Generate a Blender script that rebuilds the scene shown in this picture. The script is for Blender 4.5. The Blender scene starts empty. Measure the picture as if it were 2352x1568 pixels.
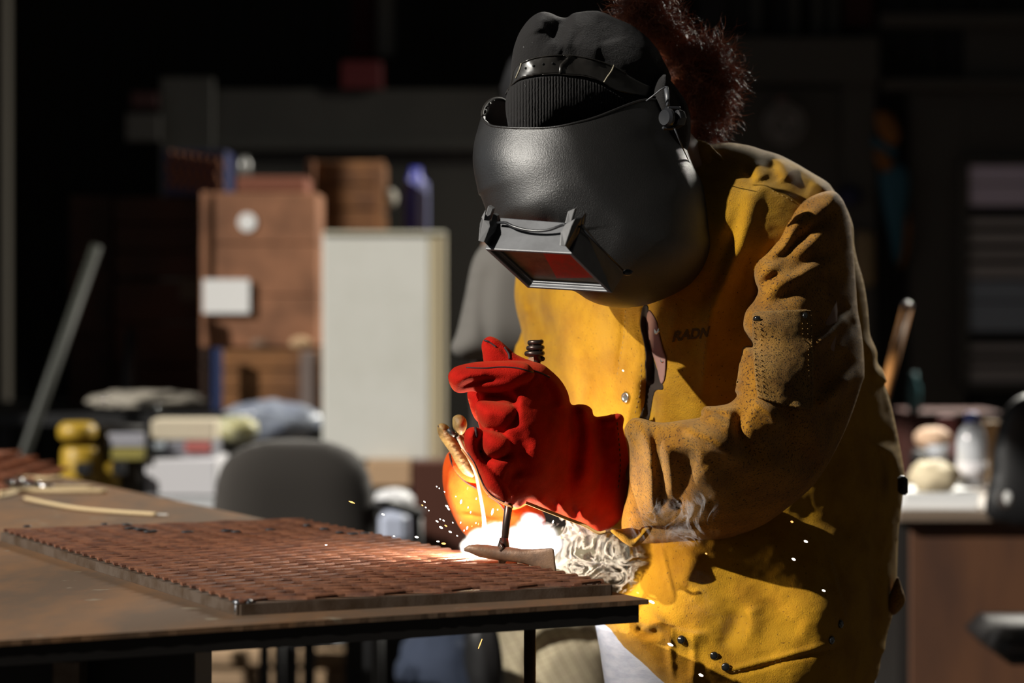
import bpy, math, random
import numpy as np
from mathutils import Vector
random.seed(7); rng = np.random.default_rng(7)
C = bpy.context.scene.collection
scn = bpy.context.scene
# ------------------------------------------------------------------ camera
F = 5553.0; CZ = 1.24; HY = 704.0; CX = 1176.0
def P(x, y, d):
    """world point seen at pixel (x, y) at distance d in front of the camera"""
    return ((x-CX)/F*d, d, CZ-(y-HY)/F*d)
cam = bpy.data.cameras.new('camera'); co = bpy.data.objects.new('camera', cam); C.objects.link(co)
co.location = (0, 0, CZ); co.rotation_euler = (math.pi/2, 0, 0)
cam.sensor_width = 36; cam.lens = F/2352*36; cam.shift_y = -(784-HY)/2352
cam.clip_end = 60
cam.dof.use_dof = True; cam.dof.focus_distance = 3.17; cam.dof.aperture_fstop = 3.0
scn.camera = co
# ------------------------------------------------------------------ world, sun, daylight, exposure
w = bpy.data.worlds.new('world'); scn.world = w; w.use_nodes = True
w.node_tree.nodes['Background'].inputs[0].default_value = (0.80, 0.86, 1.0, 1)
w.node_tree.nodes['Background'].inputs[1].default_value = 0.018
sl = bpy.data.lights.new('sun', 'SUN'); so = bpy.data.objects.new('sun', sl); C.objects.link(so)
to_sun = Vector((-0.72, -0.50, 0.50)).normalized()
so.rotation_euler = to_sun.to_track_quat('Z', 'Y').to_euler(); so.location = (-6, -3, 5)
sl.energy = 5.0; sl.angle = math.radians(0.6); sl.color = (1.0, 0.95, 0.86)
al = bpy.data.lights.new('high_window_daylight', 'AREA'); ao = bpy.data.objects.new('high_window_daylight', al); C.objects.link(ao)
ao.location = (2.0, 8.5, 3.0); al.shape = 'RECTANGLE'; al.size = 1.2; al.size_y = 0.8; al.energy = 360; al.color = (1.0, 0.95, 0.84)
ao.rotation_euler = (Vector(ao.location)-Vector((0.45, 3.3, 1.2))).to_track_quat('Z', 'Y').to_euler()
sk = bpy.data.lights.new('open_side_sky_fill', 'AREA'); ko = bpy.data.objects.new('open_side_sky_fill', sk); C.objects.link(ko)  # unseen lamp added as soft cool sky fill from the open left side
ko.location = (-3.25, 3.0, 2.3); sk.shape = 'RECTANGLE'; sk.size = 7.0; sk.size_y = 2.8; sk.energy = 15; sk.color = (0.86, 0.93, 1.0)
ko.rotation_euler = Vector((-1, 0, 0.15)).to_track_quat('Z', 'Y').to_euler()
scn.view_settings.view_transform = 'Standard'; scn.view_settings.look = 'None'
scn.view_settings.exposure = 0.0; scn.view_settings.gamma = 1; scn.view_settings.use_curve_mapping = False
cy = scn.cycles
cy.max_bounces = 5; cy.diffuse_bounces = 3; cy.glossy_bounces = 3; cy.transmission_bounces = 4; cy.volume_bounces = 1; cy.adaptive_threshold = 0.02; cy.transparent_max_bounces = 12
cy.sample_clamp_indirect = 4.0; cy.use_denoising = True; cy.caustics_reflective = False; cy.caustics_refractive = False
cy.volume_step_rate = 0.25; cy.volume_max_steps = 96
# ------------------------------------------------------------------ materials
def nd(nt, t, **k):
    n = nt.nodes.new(t)
    for a, b in k.items():
        if a in n.inputs.keys(): n.inputs[a].default_value = b
        else: setattr(n, a, b)
    return n
def mat(name, col, rough=0.6, metal=0.0, col2=None, scale=8.0, lo=0.4, hi=0.65, bump=0.0, bscale=200.0, bdist=0.001,
        sheen=0.0, sheen_col=(1, 1, 1), spec=0.5, speck=None, speck_scale=300, speck_lo=0.62, coat=0.0, stretch=(1, 1, 1), emit=None, estr=0,
        trans=0.0, alpha=1.0, sss=0.0, rough2=None, wave=None):
    m = bpy.data.materials.new(name); m.use_nodes = True; nt = m.node_tree; L = nt.links
    b = nt.nodes['Principled BSDF']; c4 = lambda c: (c[0], c[1], c[2], 1)
    b.inputs['Base Color'].default_value = c4(col); b.inputs['Roughness'].default_value = rough
    b.inputs['Metallic'].default_value = metal; b.inputs['Specular IOR Level'].default_value = spec
    b.inputs['Sheen Weight'].default_value = sheen; b.inputs['Sheen Tint'].default_value = c4(sheen_col); b.inputs['Sheen Roughness'].default_value = 0.45
    b.inputs['Coat Weight'].default_value = coat; b.inputs['Transmission Weight'].default_value = trans; b.inputs['Alpha'].default_value = alpha
    if sss: b.inputs['Subsurface Weight'].default_value = sss; b.inputs['Subsurface Scale'].default_value = 0.02
    g = nt.nodes.new('ShaderNodeNewGeometry'); mp = nt.nodes.new('ShaderNodeMapping'); L.new(g.outputs['Position'], mp.inputs['Vector'])
    mp.inputs['Scale'].default_value = stretch
    out = None
    if col2 is not None:
        n = nd(nt, 'ShaderNodeTexNoise', Scale=scale, Detail=6.0, Roughness=0.6); L.new(mp.outputs[0], n.inputs['Vector'])
        r = nd(nt, 'ShaderNodeMapRange'); r.inputs[1].default_value = lo; r.inputs[2].default_value = hi; L.new(n.outputs[0], r.inputs[0])
        mx = nt.nodes.new('ShaderNodeMix'); mx.data_type = 'RGBA'; mx.inputs[6].default_value = c4(col); mx.inputs[7].default_value = c4(col2)
        L.new(r.outputs[0], mx.inputs[0]); out = mx.outputs[2]
        if rough2 is not None:
            rr = nd(nt, 'ShaderNodeMapRange'); rr.inputs[3].default_value = rough; rr.inputs[4].default_value = rough2
            L.new(r.outputs[0], rr.inputs[0]); L.new(rr.outputs[0], b.inputs['Roughness'])
    if speck is not None:
        n = nd(nt, 'ShaderNodeTexNoise', Scale=float(speck_scale), Detail=3.0, Roughness=0.5); L.new(g.outputs['Position'], n.inputs['Vector'])
        r = nd(nt, 'ShaderNodeMapRange'); r.inputs[1].default_value = speck_lo; r.inputs[2].default_value = speck_lo+0.05; L.new(n.outputs[0], r.inputs[0])
        mx = nt.nodes.new('ShaderNodeMix'); mx.data_type = 'RGBA'; mx.inputs[7].default_value = c4(speck)
        if out is not None: L.new(out, mx.inputs[6])
        else: mx.inputs[6].default_value = c4(col)
        L.new(r.outputs[0], mx.inputs[0]); out = mx.outputs[2]
    if out is not None: L.new(out, b.inputs['Base Color'])
    if bump:
        if wave:
            n = nd(nt, 'ShaderNodeTexWave', Scale=float(wave), Distortion=1.2, Detail=2.0); n.bands_direction = 'X'
            n.inputs['Detail Scale'].default_value = 3.0
            L.new(g.outputs['Position'], n.inputs['Vector']); o = n.outputs['Fac']
        else:
            n = nd(nt, 'ShaderNodeTexNoise', Scale=float(bscale), Detail=4.0, Roughness=0.65); L.new(g.outputs['Position'], n.inputs['Vector']); o = n.outputs[0]
        bp = nd(nt, 'ShaderNodeBump', Strength=bump, Distance=bdist); L.new(o, bp.inputs['Height']); L.new(bp.outputs[0], b.inputs['Normal'])
    if emit: b.inputs['Emission Color'].default_value = c4(emit); b.inputs['Emission Strength'].default_value = estr
    return m
M = {}
M['suede'] = mat('yellow_suede', (0.46, 0.235, 0.010), 0.85, col2=(0.33, 0.15, 0.006), scale=16, lo=0.42, hi=0.66, bump=0.9, bscale=520, bdist=0.0016,
                 sheen=0.25, sheen_col=(1, 0.82, 0.45), spec=0.15, speck=(0.10, 0.045, 0.01), speck_scale=330, speck_lo=0.66)
M['suede_dirty'] = mat('brown_yellow_suede', (0.37, 0.165, 0.014), 0.85, col2=(0.24, 0.10, 0.012), scale=18, lo=0.42, hi=0.62, bump=1.0, bscale=480, bdist=0.0018,
                 sheen=0.25, sheen_col=(1, 0.82, 0.5), spec=0.15, speck=(0.05, 0.02, 0.008), speck_scale=360, speck_lo=0.575)
M['suede_patch'] = mat('patch_suede', (0.33, 0.175, 0.04), 0.9, col2=(0.21, 0.10, 0.022), scale=22, lo=0.4, hi=0.62, bump=1.0, bscale=600, bdist=0.0018,
                 sheen=0.2, sheen_col=(1, 0.82, 0.5), spec=0.15, speck=(0.03, 0.014, 0.006), speck_scale=420, speck_lo=0.56)
M['thread'] = mat('thread', (0.42, 0.27, 0.09), 0.9)
M['ink'] = mat('ink', (0.10, 0.055, 0.008), 0.9)
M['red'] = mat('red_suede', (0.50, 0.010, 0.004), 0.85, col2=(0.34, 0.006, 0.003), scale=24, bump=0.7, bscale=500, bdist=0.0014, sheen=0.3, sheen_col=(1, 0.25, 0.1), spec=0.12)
M['orange'] = mat('red_suede_arc_lit', (0.62, 0.075, 0.006), 0.85, col2=(0.50, 0.05, 0.005), scale=20, bump=0.6, bscale=500, bdist=0.0012, sheen=0.2, sheen_col=(1, 0.5, 0.2), spec=0.12)  # red suede of the far glove with orange arc light painted in
M['piping'] = mat('dark_piping', (0.03, 0.012, 0.014), 0.7)
M['helmet'] = mat('helmet_plastic', (0.014, 0.0135, 0.0135), 0.35, bump=0.6, bscale=520, bdist=0.0008, spec=1.0, col2=(0.010, 0.009, 0.0085), scale=10, rough2=0.48)
M['plastic'] = mat('black_plastic', (0.02, 0.021, 0.024), 0.3, spec=0.6, bump=0.1, bscale=90)
M['band'] = mat('band_plastic', (0.022, 0.020, 0.018), 0.28, spec=0.7)
M['holder'] = mat('lens_holder_plastic', (0.055, 0.058, 0.066), 0.48, spec=1.0, bump=0.15, bscale=60, col2=(0.09, 0.095, 0.105), scale=30)
M['knit'] = mat('black_knit', (0.022, 0.021, 0.021), 0.95, sheen=0.12, sheen_col=(0.75, 0.75, 0.78), spec=0.1, bump=1.0, wave=80, bdist=0.0015, speck=(0.10, 0.10, 0.10), speck_scale=260, speck_lo=0.71)
M['knit2'] = mat('black_felted_knit', (0.020, 0.019, 0.019), 0.95, sheen=0.14, sheen_col=(0.8, 0.8, 0.82), spec=0.1, bump=0.9, bscale=380, bdist=0.0015, speck=(0.12, 0.12, 0.12), speck_scale=240, speck_lo=0.72)
M['hair'] = mat('auburn_hair', (0.42, 0.125, 0.045), 0.5, col2=(0.12, 0.035, 0.016), scale=40, spec=0.6)
M['skin'] = mat('skin', (0.30, 0.16, 0.10), 0.6, sss=0.1)
M['shirt'] = mat('pink_cotton', (0.30, 0.16, 0.13), 0.9, bump=0.4, bscale=260)
M['denim'] = mat('denim', (0.36, 0.41, 0.55), 0.9, col2=(0.27, 0.32, 0.46), scale=35, bump=0.5, bscale=700, stretch=(1, 1, 3))
M['silver'] = mat('silver_snap', (0.75, 0.68, 0.55), 0.25, 1.0)
M['black_snap'] = mat('black_snap', (0.01, 0.01, 0.01), 0.15, spec=0.8)
M['rust'] = mat('rusty_steel', (0.23, 0.095, 0.050), 0.62, 0.25, col2=(0.11, 0.045, 0.028), scale=45, bump=0.5, bscale=500, spec=0.5)
M['bar'] = mat('steel_bar', (0.17, 0.13, 0.10), 0.5, 0.6, col2=(0.10, 0.065, 0.04), scale=25, bump=0.3, bscale=300)
M['weld'] = mat('weld_bead', (0.22, 0.23, 0.25), 0.35, 0.9, bump=0.8, bscale=260)
M['burnt'] = mat('burnt_steel', (0.05, 0.05, 0.055), 0.5, 0.5)
M['table'] = mat('rusty_table_steel', (0.215, 0.112, 0.052), 0.62, 0.15, col2=(0.13, 0.083, 0.052), scale=6, lo=0.38, hi=0.62, bump=0.35, bscale=160, speck=(0.25, 0.20, 0.14), speck_scale=20, speck_lo=0.68, stretch=(1.6, 0.6, 1))
M['dark_steel'] = mat('dark_steel', (0.012, 0.010, 0.009), 0.6, 0.3)
M['hammer'] = mat('hammer_steel', (0.25, 0.145, 0.085), 0.5, 0.25, col2=(0.15, 0.09, 0.06), scale=60, bump=0.4, bscale=260)
M['handle_steel'] = mat('handle_steel', (0.09, 0.065, 0.055), 0.35, 0.8)
M['stinger'] = mat('holder_fibre', (0.34, 0.22, 0.07), 0.6, col2=(0.16, 0.10, 0.04), scale=60, bump=0.8, bscale=220, speck=(0.05, 0.03, 0.02), speck_scale=120, speck_lo=0.66)
M['rod'] = mat('welding_rod_flux', (0.55, 0.42, 0.24), 0.8)
M['wire'] = mat('bare_wire', (0.45, 0.43, 0.4), 0.35, 0.9)
def emis(name, col, s):
    m = bpy.data.materials.new(name); m.use_nodes = True; nt = m.node_tree; nt.nodes.clear()
    e = nt.nodes.new('ShaderNodeEmission'); e.inputs[0].default_value = (*col, 1); e.inputs[1].default_value = s
    o = nt.nodes.new('ShaderNodeOutputMaterial'); nt.links.new(e.outputs[0], o.inputs[0]); return m
M['spark'] = emis('spark_white', (1, 0.93, 0.82), 6)
M['spark_o'] = emis('spark_orange', (1, 0.45, 0.12), 3.0)
M['arc'] = emis('arc_plasma', (0.93, 0.96, 1.0), 30)
# ------------------------------------------------------------------ object helpers
wl = {}   # world location of every empty or root
def tag(o, label=None, cat=None, group=None, kind=None):
    if label: o['label'] = label
    if cat: o['category'] = cat
    if group: o['group'] = group
    if kind: o['kind'] = kind
    return o
def empty(name, loc, label, cat, group=None):
    o = bpy.data.objects.new(name, None); C.objects.link(o); o.location = loc; o.empty_display_size = 0.05
    wl[o.name] = np.array(loc, float); return tag(o, label, cat, group)
def mk(name, V, Fc, m, parent=None, smooth=True, label=None, cat=None, group=None, kind=None, auto=None):
    V = np.asarray(V, float)
    if parent is None:
        base = np.array([(V[:, 0].min()+V[:, 0].max())/2, (V[:, 1].min()+V[:, 1].max())/2, V[:, 2].min()])
        loc = base
    else:
        base = wl[parent.name]; loc = np.zeros(3)
    me = bpy.data.meshes.new(name)
    me.from_pydata((V-base).tolist(), [], [tuple(int(i) for i in f) for f in Fc])
    me.validate(); me.update()
    if smooth: me.shade_smooth()
    if auto:
        try: me.set_sharp_from_angle(angle=math.radians(auto))
        except Exception: pass
    o = bpy.data.objects.new(name, me); C.objects.link(o)
    me.materials.append(M[m] if isinstance(m, str) else m)
    o.location = loc
    if parent is not None: o.parent = parent
    wl[o.name] = base
    return tag(o, label, cat, group, kind)
def join(parts):
    V = []; Fc = []; n = 0
    for v, f in parts:
        v = np.asarray(v, float); V.append(v); Fc += [tuple(i+n for i in q) for q in f]; n += len(v)
    return np.concatenate(V), Fc
def box(c, s, rot=0.0, rx=0.0, ry=0.0, bev=0.0):
    """chamfered box centred at c with full sizes s"""
    hx, hy, hz = s[0]/2, s[1]/2, s[2]/2
    b = min(bev, hx*0.9, hy*0.9, hz*0.9)
    if b <= 0:
        V = np.array([[x*hx, y*hy, z*hz] for x in (-1, 1) for y in (-1, 1) for z in (-1, 1)])
        Fc = [(0, 1, 3, 2), (4, 6, 7, 5), (0, 4, 5, 1), (2, 3, 7, 6), (0, 2, 6, 4), (1, 5, 7, 3)]
    else:
        V = []; idx = {}
        for x in (-1, 1):
            for y in (-1, 1):
                for z in (-1, 1):
                    for a in range(3):
                        h = [hx-b, hy-b, hz-b]; h[a] += b
                        idx[(x, y, z, a)] = len(V); V.append([x*h[0], y*h[1], z*h[2]])
        V = np.array(V); Fc = []
        q4 = ((-1, -1), (1, -1), (1, 1), (-1, 1))
        def key(a, s_, p, q):
            k = [0, 0, 0]; k[a] = s_; k[(a+1) % 3] = p; k[(a+2) % 3] = q; return tuple(k)
        for a in range(3):
            for s_ in (-1, 1):
                f = [idx[(*key(a, s_, p, q), a)] for p, q in q4]
                Fc.append(tuple(f if s_ > 0 else f[::-1]))
        for a in range(3):       # edges
            b1, b2 = (a+1) % 3, (a+2) % 3
            for p in (-1, 1):
                for q in (-1, 1):
                    def kk(t):
                        k = [0, 0, 0]; k[a] = t; k[b1] = p; k[b2] = q; return tuple(k)
                    f = [idx[(*kk(-1), b1)], idx[(*kk(1), b1)], idx[(*kk(1), b2)], idx[(*kk(-1), b2)]]
                    Fc.append(tuple(f if p*q < 0 else f[::-1]))
        for x in (-1, 1):
            for y in (-1, 1):
                for z in (-1, 1):
                    f = [idx[(x, y, z, 0)], idx[(x, y, z, 1)], idx[(x, y, z, 2)]]
                    Fc.append(tuple(f if x*y*z > 0 else f[::-1]))
    ca, sa = math.cos(rx), math.sin(rx); V = V @ np.array([[1, 0, 0], [0, ca, sa], [0, -sa, ca]])
    ca, sa = math.cos(ry), math.sin(ry); V = V @ np.array([[ca, 0, -sa], [0, 1, 0], [sa, 0, ca]])
    ca, sa = math.cos(rot), math.sin(rot); V = V @ np.array([[ca, sa, 0], [-sa, ca, 0], [0, 0, 1]])
    return V+np.array(c), Fc
def pbox(x0, x1, y0, y1, d, dep, bev=0.004, rot=0.0):
    """box whose front face covers pixels x0..x1, y0..y1 at distance d and which is dep deep"""
    a = P(x0, y1, d); b = P(x1, y0, d)
    return box(((a[0]+b[0])/2, d+dep/2, (a[2]+b[2])/2), (b[0]-a[0], dep, b[2]-a[2]), rot, bev=bev)
def tube(pts, rad, n=10, cap=True, flat=1.0):
    pts = np.array(pts, float); k = len(pts)
    rad = np.full(k, rad) if np.isscalar(rad) else np.array(rad, float)
    V = []; T = np.gradient(pts, axis=0); T /= np.linalg.norm(T, axis=1)[:, None]+1e-12
    up = np.array([0, 0, 1.0]) if abs(T[0][2]) < 0.9 else np.array([0, 1.0, 0])
    a = np.cross(T[0], up); a /= np.linalg.norm(a)
    for i in range(k):
        a = a-T[i]*np.dot(a, T[i]); a /= np.linalg.norm(a)+1e-12; b = np.cross(T[i], a)
        for j in range(n):
            t = 2*math.pi*j/n; V.append(pts[i]+rad[i]*(a*math.cos(t)+b*math.sin(t)*flat))
    Fc = [(i*n+j, i*n+(j+1) % n, (i+1)*n+(j+1) % n, (i+1)*n+j) for i in range(k-1) for j in range(n)]
    if cap: Fc += [tuple(range(n-1, -1, -1)), tuple(range((k-1)*n, k*n))]
    return np.array(V), Fc
def spline(pts, n=8, closed=False):
    p = np.array(pts, float); k = len(p); out = []
    rngk = range(k) if closed else range(k-1)
    for i in rngk:
        p0 = p[(i-1) % k] if (closed or i > 0) else 2*p[0]-p[1]
        p1 = p[i]; p2 = p[(i+1) % k]
        p3 = p[(i+2) % k] if (closed or i+2 < k) else 2*p[-1]-p[-2]
        for j in range(n):
            t = j/n; out.append(0.5*((2*p1)+(-p0+p2)*t+(2*p0-5*p1+4*p2-p3)*t*t+(-p0+3*p1-3*p2+p3)*t**3))
    if not closed: out.append(p[-1])
    return np.array(out)
def lathe(c, prof, n=20, axis=(0, 0, 1)):
    """profile of (radius, height) about an axis through c"""
    ax = np.array(axis, float); ax /= np.linalg.norm(ax)
    u = np.cross(ax, (0, 1, 0) if abs(ax[1]) < 0.9 else (1, 0, 0)); u /= np.linalg.norm(u); v = np.cross(ax, u)
    V = [np.array(c)+ax*h+r*(u*math.cos(2*math.pi*j/n)+v*math.sin(2*math.pi*j/n)) for r, h in prof for j in range(n)]
    k = len(prof)
    Fc = [(i*n+j, i*n+(j+1) % n, (i+1)*n+(j+1) % n, (i+1)*n+j) for i in range(k-1) for j in range(n)]
    Fc += [tuple(range(n-1, -1, -1)), tuple(range((k-1)*n, k*n))]
    return np.array(V), Fc
def ellipsoid(c, r, nu=20, nv=12, noise=0.0):
    V = []; Fc = []
    for i in range(nv+1):
        th = math.pi*i/nv
        for j in range(nu):
            ph = 2*math.pi*j/nu; k = 1+noise*(rng.random()-0.5)
            V.append((c[0]+r[0]*k*math.sin(th)*math.cos(ph), c[1]+r[1]*k*math.sin(th)*math.sin(ph), c[2]+r[2]*k*math.cos(th)))
    for i in range(nv):
        for j in range(nu):
            Fc.append((i*nu+j, (i+1)*nu+j, (i+1)*nu+(j+1) % nu, i*nu+(j+1) % nu))
    return np.array(V), Fc
# ---- shapes grown from an outline: front and back surface, real thickness
def tps(ctrl):
    c = np.array(ctrl, float)
    if len(c) == 1: return lambda x, y: np.full(np.shape(x), c[0, 2])
    if len(c) == 2:
        dv = c[1, :2]-c[0, :2]; L2 = (dv**2).sum()
        return lambda x, y: c[0, 2]+(c[1, 2]-c[0, 2])*np.clip(((x-c[0, 0])*dv[0]+(y-c[0, 1])*dv[1])/L2, -0.2, 1.2)
    xy = c[:, :2]/500; n = len(c)
    U = lambda r2: np.where(r2 > 1e-12, r2*np.log(r2+1e-20), 0)
    K = U(((xy[:, None]-xy[None])**2).sum(-1))+np.eye(n)*1e-3
    Pm = np.c_[np.ones(n), xy]; A = np.block([[K, Pm], [Pm.T, np.zeros((3, 3))]])
    s = np.linalg.solve(A, np.r_[c[:, 2], 0, 0, 0])
    def f(x, y):
        x = np.asarray(x)/500; y = np.asarray(y)/500
        o = s[n]+s[n+1]*x+s[n+2]*y
        for i in range(n): o = o+s[i]*U((x-xy[i, 0])**2+(y-xy[i, 1])**2)
        return o
    return f
def segdist(X, Y, poly, closed):
    """distance, nearest point and position along the line for every grid point"""
    A = poly if closed else poly[:-1]; B = np.roll(poly, -1, 0) if closed else poly[1:]
    best = np.full(X.shape, 1e18); nx = np.zeros(X.shape); ny = np.zeros(X.shape); tt = np.zeros(X.shape); sd = np.zeros(X.shape)
    m = len(A)
    for i in range(m):
        a = A[i]; e = B[i]-a; L2 = (e**2).sum()+1e-9
        t = np.clip(((X-a[0])*e[0]+(Y-a[1])*e[1])/L2, 0, 1)
        qx = a[0]+t*e[0]; qy = a[1]+t*e[1]; d = (X-qx)**2+(Y-qy)**2
        k = d < best
        best[k] = d[k]; nx[k] = qx[k]; ny[k] = qy[k]; tt[k] = (i+t[k])/m
        cr = (X-a[0])*e[1]-(Y-a[1])*e[0]; sd[k] = np.sign(cr[k])
    return np.sqrt(best), nx, ny, tt, sd
def inside(X, Y, poly):
    r = np.zeros(X.shape, bool); n = len(poly)
    for i in range(n):
        x1, y1 = poly[i]; x2, y2 = poly[(i+1) % n]
        if y1 == y2: continue
        k = ((y1 > Y) != (y2 > Y)) & (X < (x2-x1)*(Y-y1)/(y2-y1)+x1); r ^= k
    return r
def fbm(X, Y, scale, seed, octv=3):
    o = np.zeros(X.shape); a = 1.0; r = np.random.default_rng(seed)
    for k in range(octv):
        for _ in range(5):
            th = r.random()*math.pi; ph = r.random()*6.28; fq = 2*math.pi/scale*(0.7+0.6*r.random())*2**k
            o += a*np.sin((X*math.cos(th)+Y*math.sin(th))*fq+ph+1.3*np.sin((X*math.sin(th)-Y*math.cos(th))*fq*0.6+ph*2))/5
        a *= 0.5
    return o
class Relief:
    def __init__(s, outline, ctrl, T, R, strokes=(), step=4, back=1.0, noise=None, sharp=False, blur=10, cut=None, cutback=None, power=0.5, lift=None):
        poly = np.array(outline, float) if sharp else spline(outline, 6, True)
        s.poly = poly; s.step = step
        x0, y0 = poly.min(0)-step*2; x1, y1 = poly.max(0)+step*2
        gx = np.arange(x0, x1+step, step); gy = np.arange(y0, y1+step, step); s.gx, s.gy = gx, gy
        X, Y = np.meshgrid(gx, gy); ins = inside(X, Y, poly); dist, nx, ny, _, _ = segdist(X, Y, poly, True)
        act = ins & (dist > 0.3*step)
        q = np.clip(dist/R, 0, 1); h = T*(1-(1-q)**2)**power*act
        wgt = act.astype(float)
        h0 = h.copy()
        for _ in range(blur):
            hp = np.pad(h, 1); wp = np.pad(np.ones_like(h), 1)
            av = (hp[:-2, 1:-1]+hp[2:, 1:-1]+hp[1:-1, :-2]+hp[1:-1, 2:])/4
            k = np.clip(dist/(0.5*R), 0, 1)
            h = np.where(act, h*(1-k*0.9)+av*k*0.9, 0)
        dm = tps(ctrl)(X, Y)
        fade = np.clip(dist/14, 0, 1)*act
        disp = np.zeros(X.shape)
        for st in strokes:
            pl = spline(st[0], 5); wd = st[1]; a = st[2]
            w1, w2 = (wd if isinstance(wd, (tuple, list)) else (wd, wd))
            pad = 3*max(w1, w2)
            bx0, by0 = pl.min(0)-pad; bx1, by1 = pl.max(0)+pad
            ix = np.where((gx >= bx0) & (gx <= bx1))[0]; iy = np.where((gy >= by0) & (gy <= by1))[0]
            if len(ix) == 0 or len(iy) == 0: continue
            sl_ = np.s_[iy[0]:iy[-1]+1, ix[0]:ix[-1]+1]
            d, _, _, t, sg = segdist(X[sl_], Y[sl_], pl, False)
            wv = np.where(sg > 0, w1, w2)
            tp = 1.0 if (len(st) > 3 and st[3]) else np.clip(np.minimum(t, 1-t)*4+0.25, 0, 1)
            disp[sl_] += a*tp*np.exp(-(d/wv)**2)
        if noise: disp += noise[0]*fbm(X, Y, noise[1], noise[2] if len(noise) > 2 else 3)
        if lift is not None: disp += lift(X, Y)
        front = dm-h-disp*fade; bk = dm+back*h
        s.X, s.Y, s.front, s.act = X, Y, front, act
        XX = np.where(act, X, nx); YY = np.where(act, Y, ny)
        cell = act[:-1, :-1] | act[1:, :-1] | act[:-1, 1:] | act[1:, 1:]
        near = (dist < 1.6*step) | ins
        cell &= near[:-1, :-1] & near[1:, :-1] & near[:-1, 1:] & near[1:, 1:]
        H, W = X.shape; idf = -np.ones((H, W), int); idb = -np.ones((H, W), int)
        used = np.zeros((H, W), bool)
        used[:-1, :-1] |= cell; used[1:, :-1] |= cell; used[:-1, 1:] |= cell; used[1:, 1:] |= cell
        n = used.sum(); idf[used] = np.arange(n)
        fd = np.where(act, front, dm)
        # at the rim evaluate the mid depth at the snapped point
        dmr = tps(ctrl)(XX, YY); fd = np.where(act, front, dmr)
        V1 = np.stack([(XX-CX)/F*fd, fd, CZ-(YY-HY)/F*fd], -1)[used]
        ba = used & act; nb = ba.sum(); idb[:] = idf; idb[ba] = n+np.arange(nb)
        V2 = np.stack([(X-CX)/F*bk, bk, CZ-(Y-HY)/F*bk], -1)[ba]
        s.V = np.concatenate([V1, V2])
        I, J = np.where(cell); ff = []; fb = []
        cx_ = X[I, J]+step/2; cy_ = Y[I, J]+step/2
        kf = np.ones(len(I), bool) if cut is None else cut(cx_, cy_)
        kb = np.ones(len(I), bool) if cutback is None else cutback(cx_, cy_)
        a, b, c, d = idf[I, J], idf[I, J+1], idf[I+1, J+1], idf[I+1, J]
        ff = np.stack([a, d, c, b], 1)[kf]
        a, b, c, d = idb[I, J], idb[I, J+1], idb[I+1, J+1], idb[I+1, J]
        fb = np.stack([a, b, c, d], 1)[kb]
        s.F = [tuple(q) for q in ff.tolist()]+[tuple(q) for q in fb.tolist()]
        if cut is not None or cutback is not None:
            us = np.unique(np.array(s.F).ravel()); mp = -np.ones(len(s.V), int); mp[us] = np.arange(len(us))
            s.V = s.V[us]; s.F = [tuple(mp[list(q)]) for q in s.F]
        s.V = s.V
    def at(s, x, y):
        """distance of the front surface at pixel x, y"""
        x = np.asarray(x, float); y = np.asarray(y, float)
        u = np.clip((x-s.gx[0])/s.step, 0, len(s.gx)-1.001); v = np.clip((y-s.gy[0])/s.step, 0, len(s.gy)-1.001)
        i = u.astype(int); j = v.astype(int); a = u-i; b = v-j; f = s.front
        return f[j, i]*(1-a)*(1-b)+f[j, i+1]*a*(1-b)+f[j+1, i]*(1-a)*b+f[j+1, i+1]*a*b
    def mesh(s): return s.V, s.F
def drape(host, poly, off=0.0015, th=0.0015, step=3, sharp=False, fn=None):
    """a thin patch lying on the front surface of a relief"""
    poly = np.array(poly, float) if sharp else spline(poly, 5, True)
    if sharp:
        q = []
        for i in range(len(poly)):
            a = poly[i]; b = poly[(i+1) % len(poly)]; k = max(2, int(np.hypot(*(b-a))/6))
            q += [a+(b-a)*t/k for t in range(k)]
        poly = np.array(q)
    x0, y0 = poly.min(0)-step*2; x1, y1 = poly.max(0)+step*2
    gx = np.arange(x0, x1+step, step); gy = np.arange(y0, y1+step, step)
    X, Y = np.meshgrid(gx, gy); ins = inside(X, Y, poly); dist, nx, ny, _, _ = segdist(X, Y, poly, True)
    act = ins & (dist > 0.3*step); XX = np.where(act, X, nx); YY = np.where(act, Y, ny)
    base = host.at(XX, YY)-off
    if fn is not None: base = base-fn(XX, YY)
    fr = base-th*act; bk = base+max(th, 0.002)
    cell = act[:-1, :-1] | act[1:, :-1] | act[:-1, 1:] | act[1:, 1:]
    used = np.zeros(X.shape, bool); used[:-1, :-1] |= cell; used[1:, :-1] |= cell; used[:-1, 1:] |= cell; used[1:, 1:] |= cell
    idx = -np.ones(X.shape, int); n = used.sum(); idx[used] = np.arange(n)
    g = lambda dd: np.stack([(XX-CX)/F*dd, dd, CZ-(YY-HY)/F*dd], -1)[used]
    V = np.concatenate([g(fr), g(bk)]); I, J = np.where(cell)
    a, b, c, d = idx[I, J], idx[I, J+1], idx[I+1, J+1], idx[I+1, J]
    Fc = [tuple(q) for q in np.stack([a, d, c, b], 1).tolist()]+[tuple(q) for q in (np.stack([a, b, c, d], 1)+n).tolist()]
    ec = {}
    for q in Fc[:len(I)]:
        for k in range(4):
            e = (q[k], q[(k+1) % 4]); 
            if (e[1], e[0]) in ec: del ec[(e[1], e[0])]
            else: ec[e] = 1
    Fc += [(e[1], e[0], e[0]+n, e[1]+n) for e in ec]
    return V, Fc
def line_on(host, pts, r=0.0008, off=0.0005, n=6, k=6):
    p = spline(pts, k); d = host.at(p[:, 0], p[:, 1])-off
    return tube([P(a, b, c) for (a, b), c in zip(p, d)], r, n)
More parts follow.
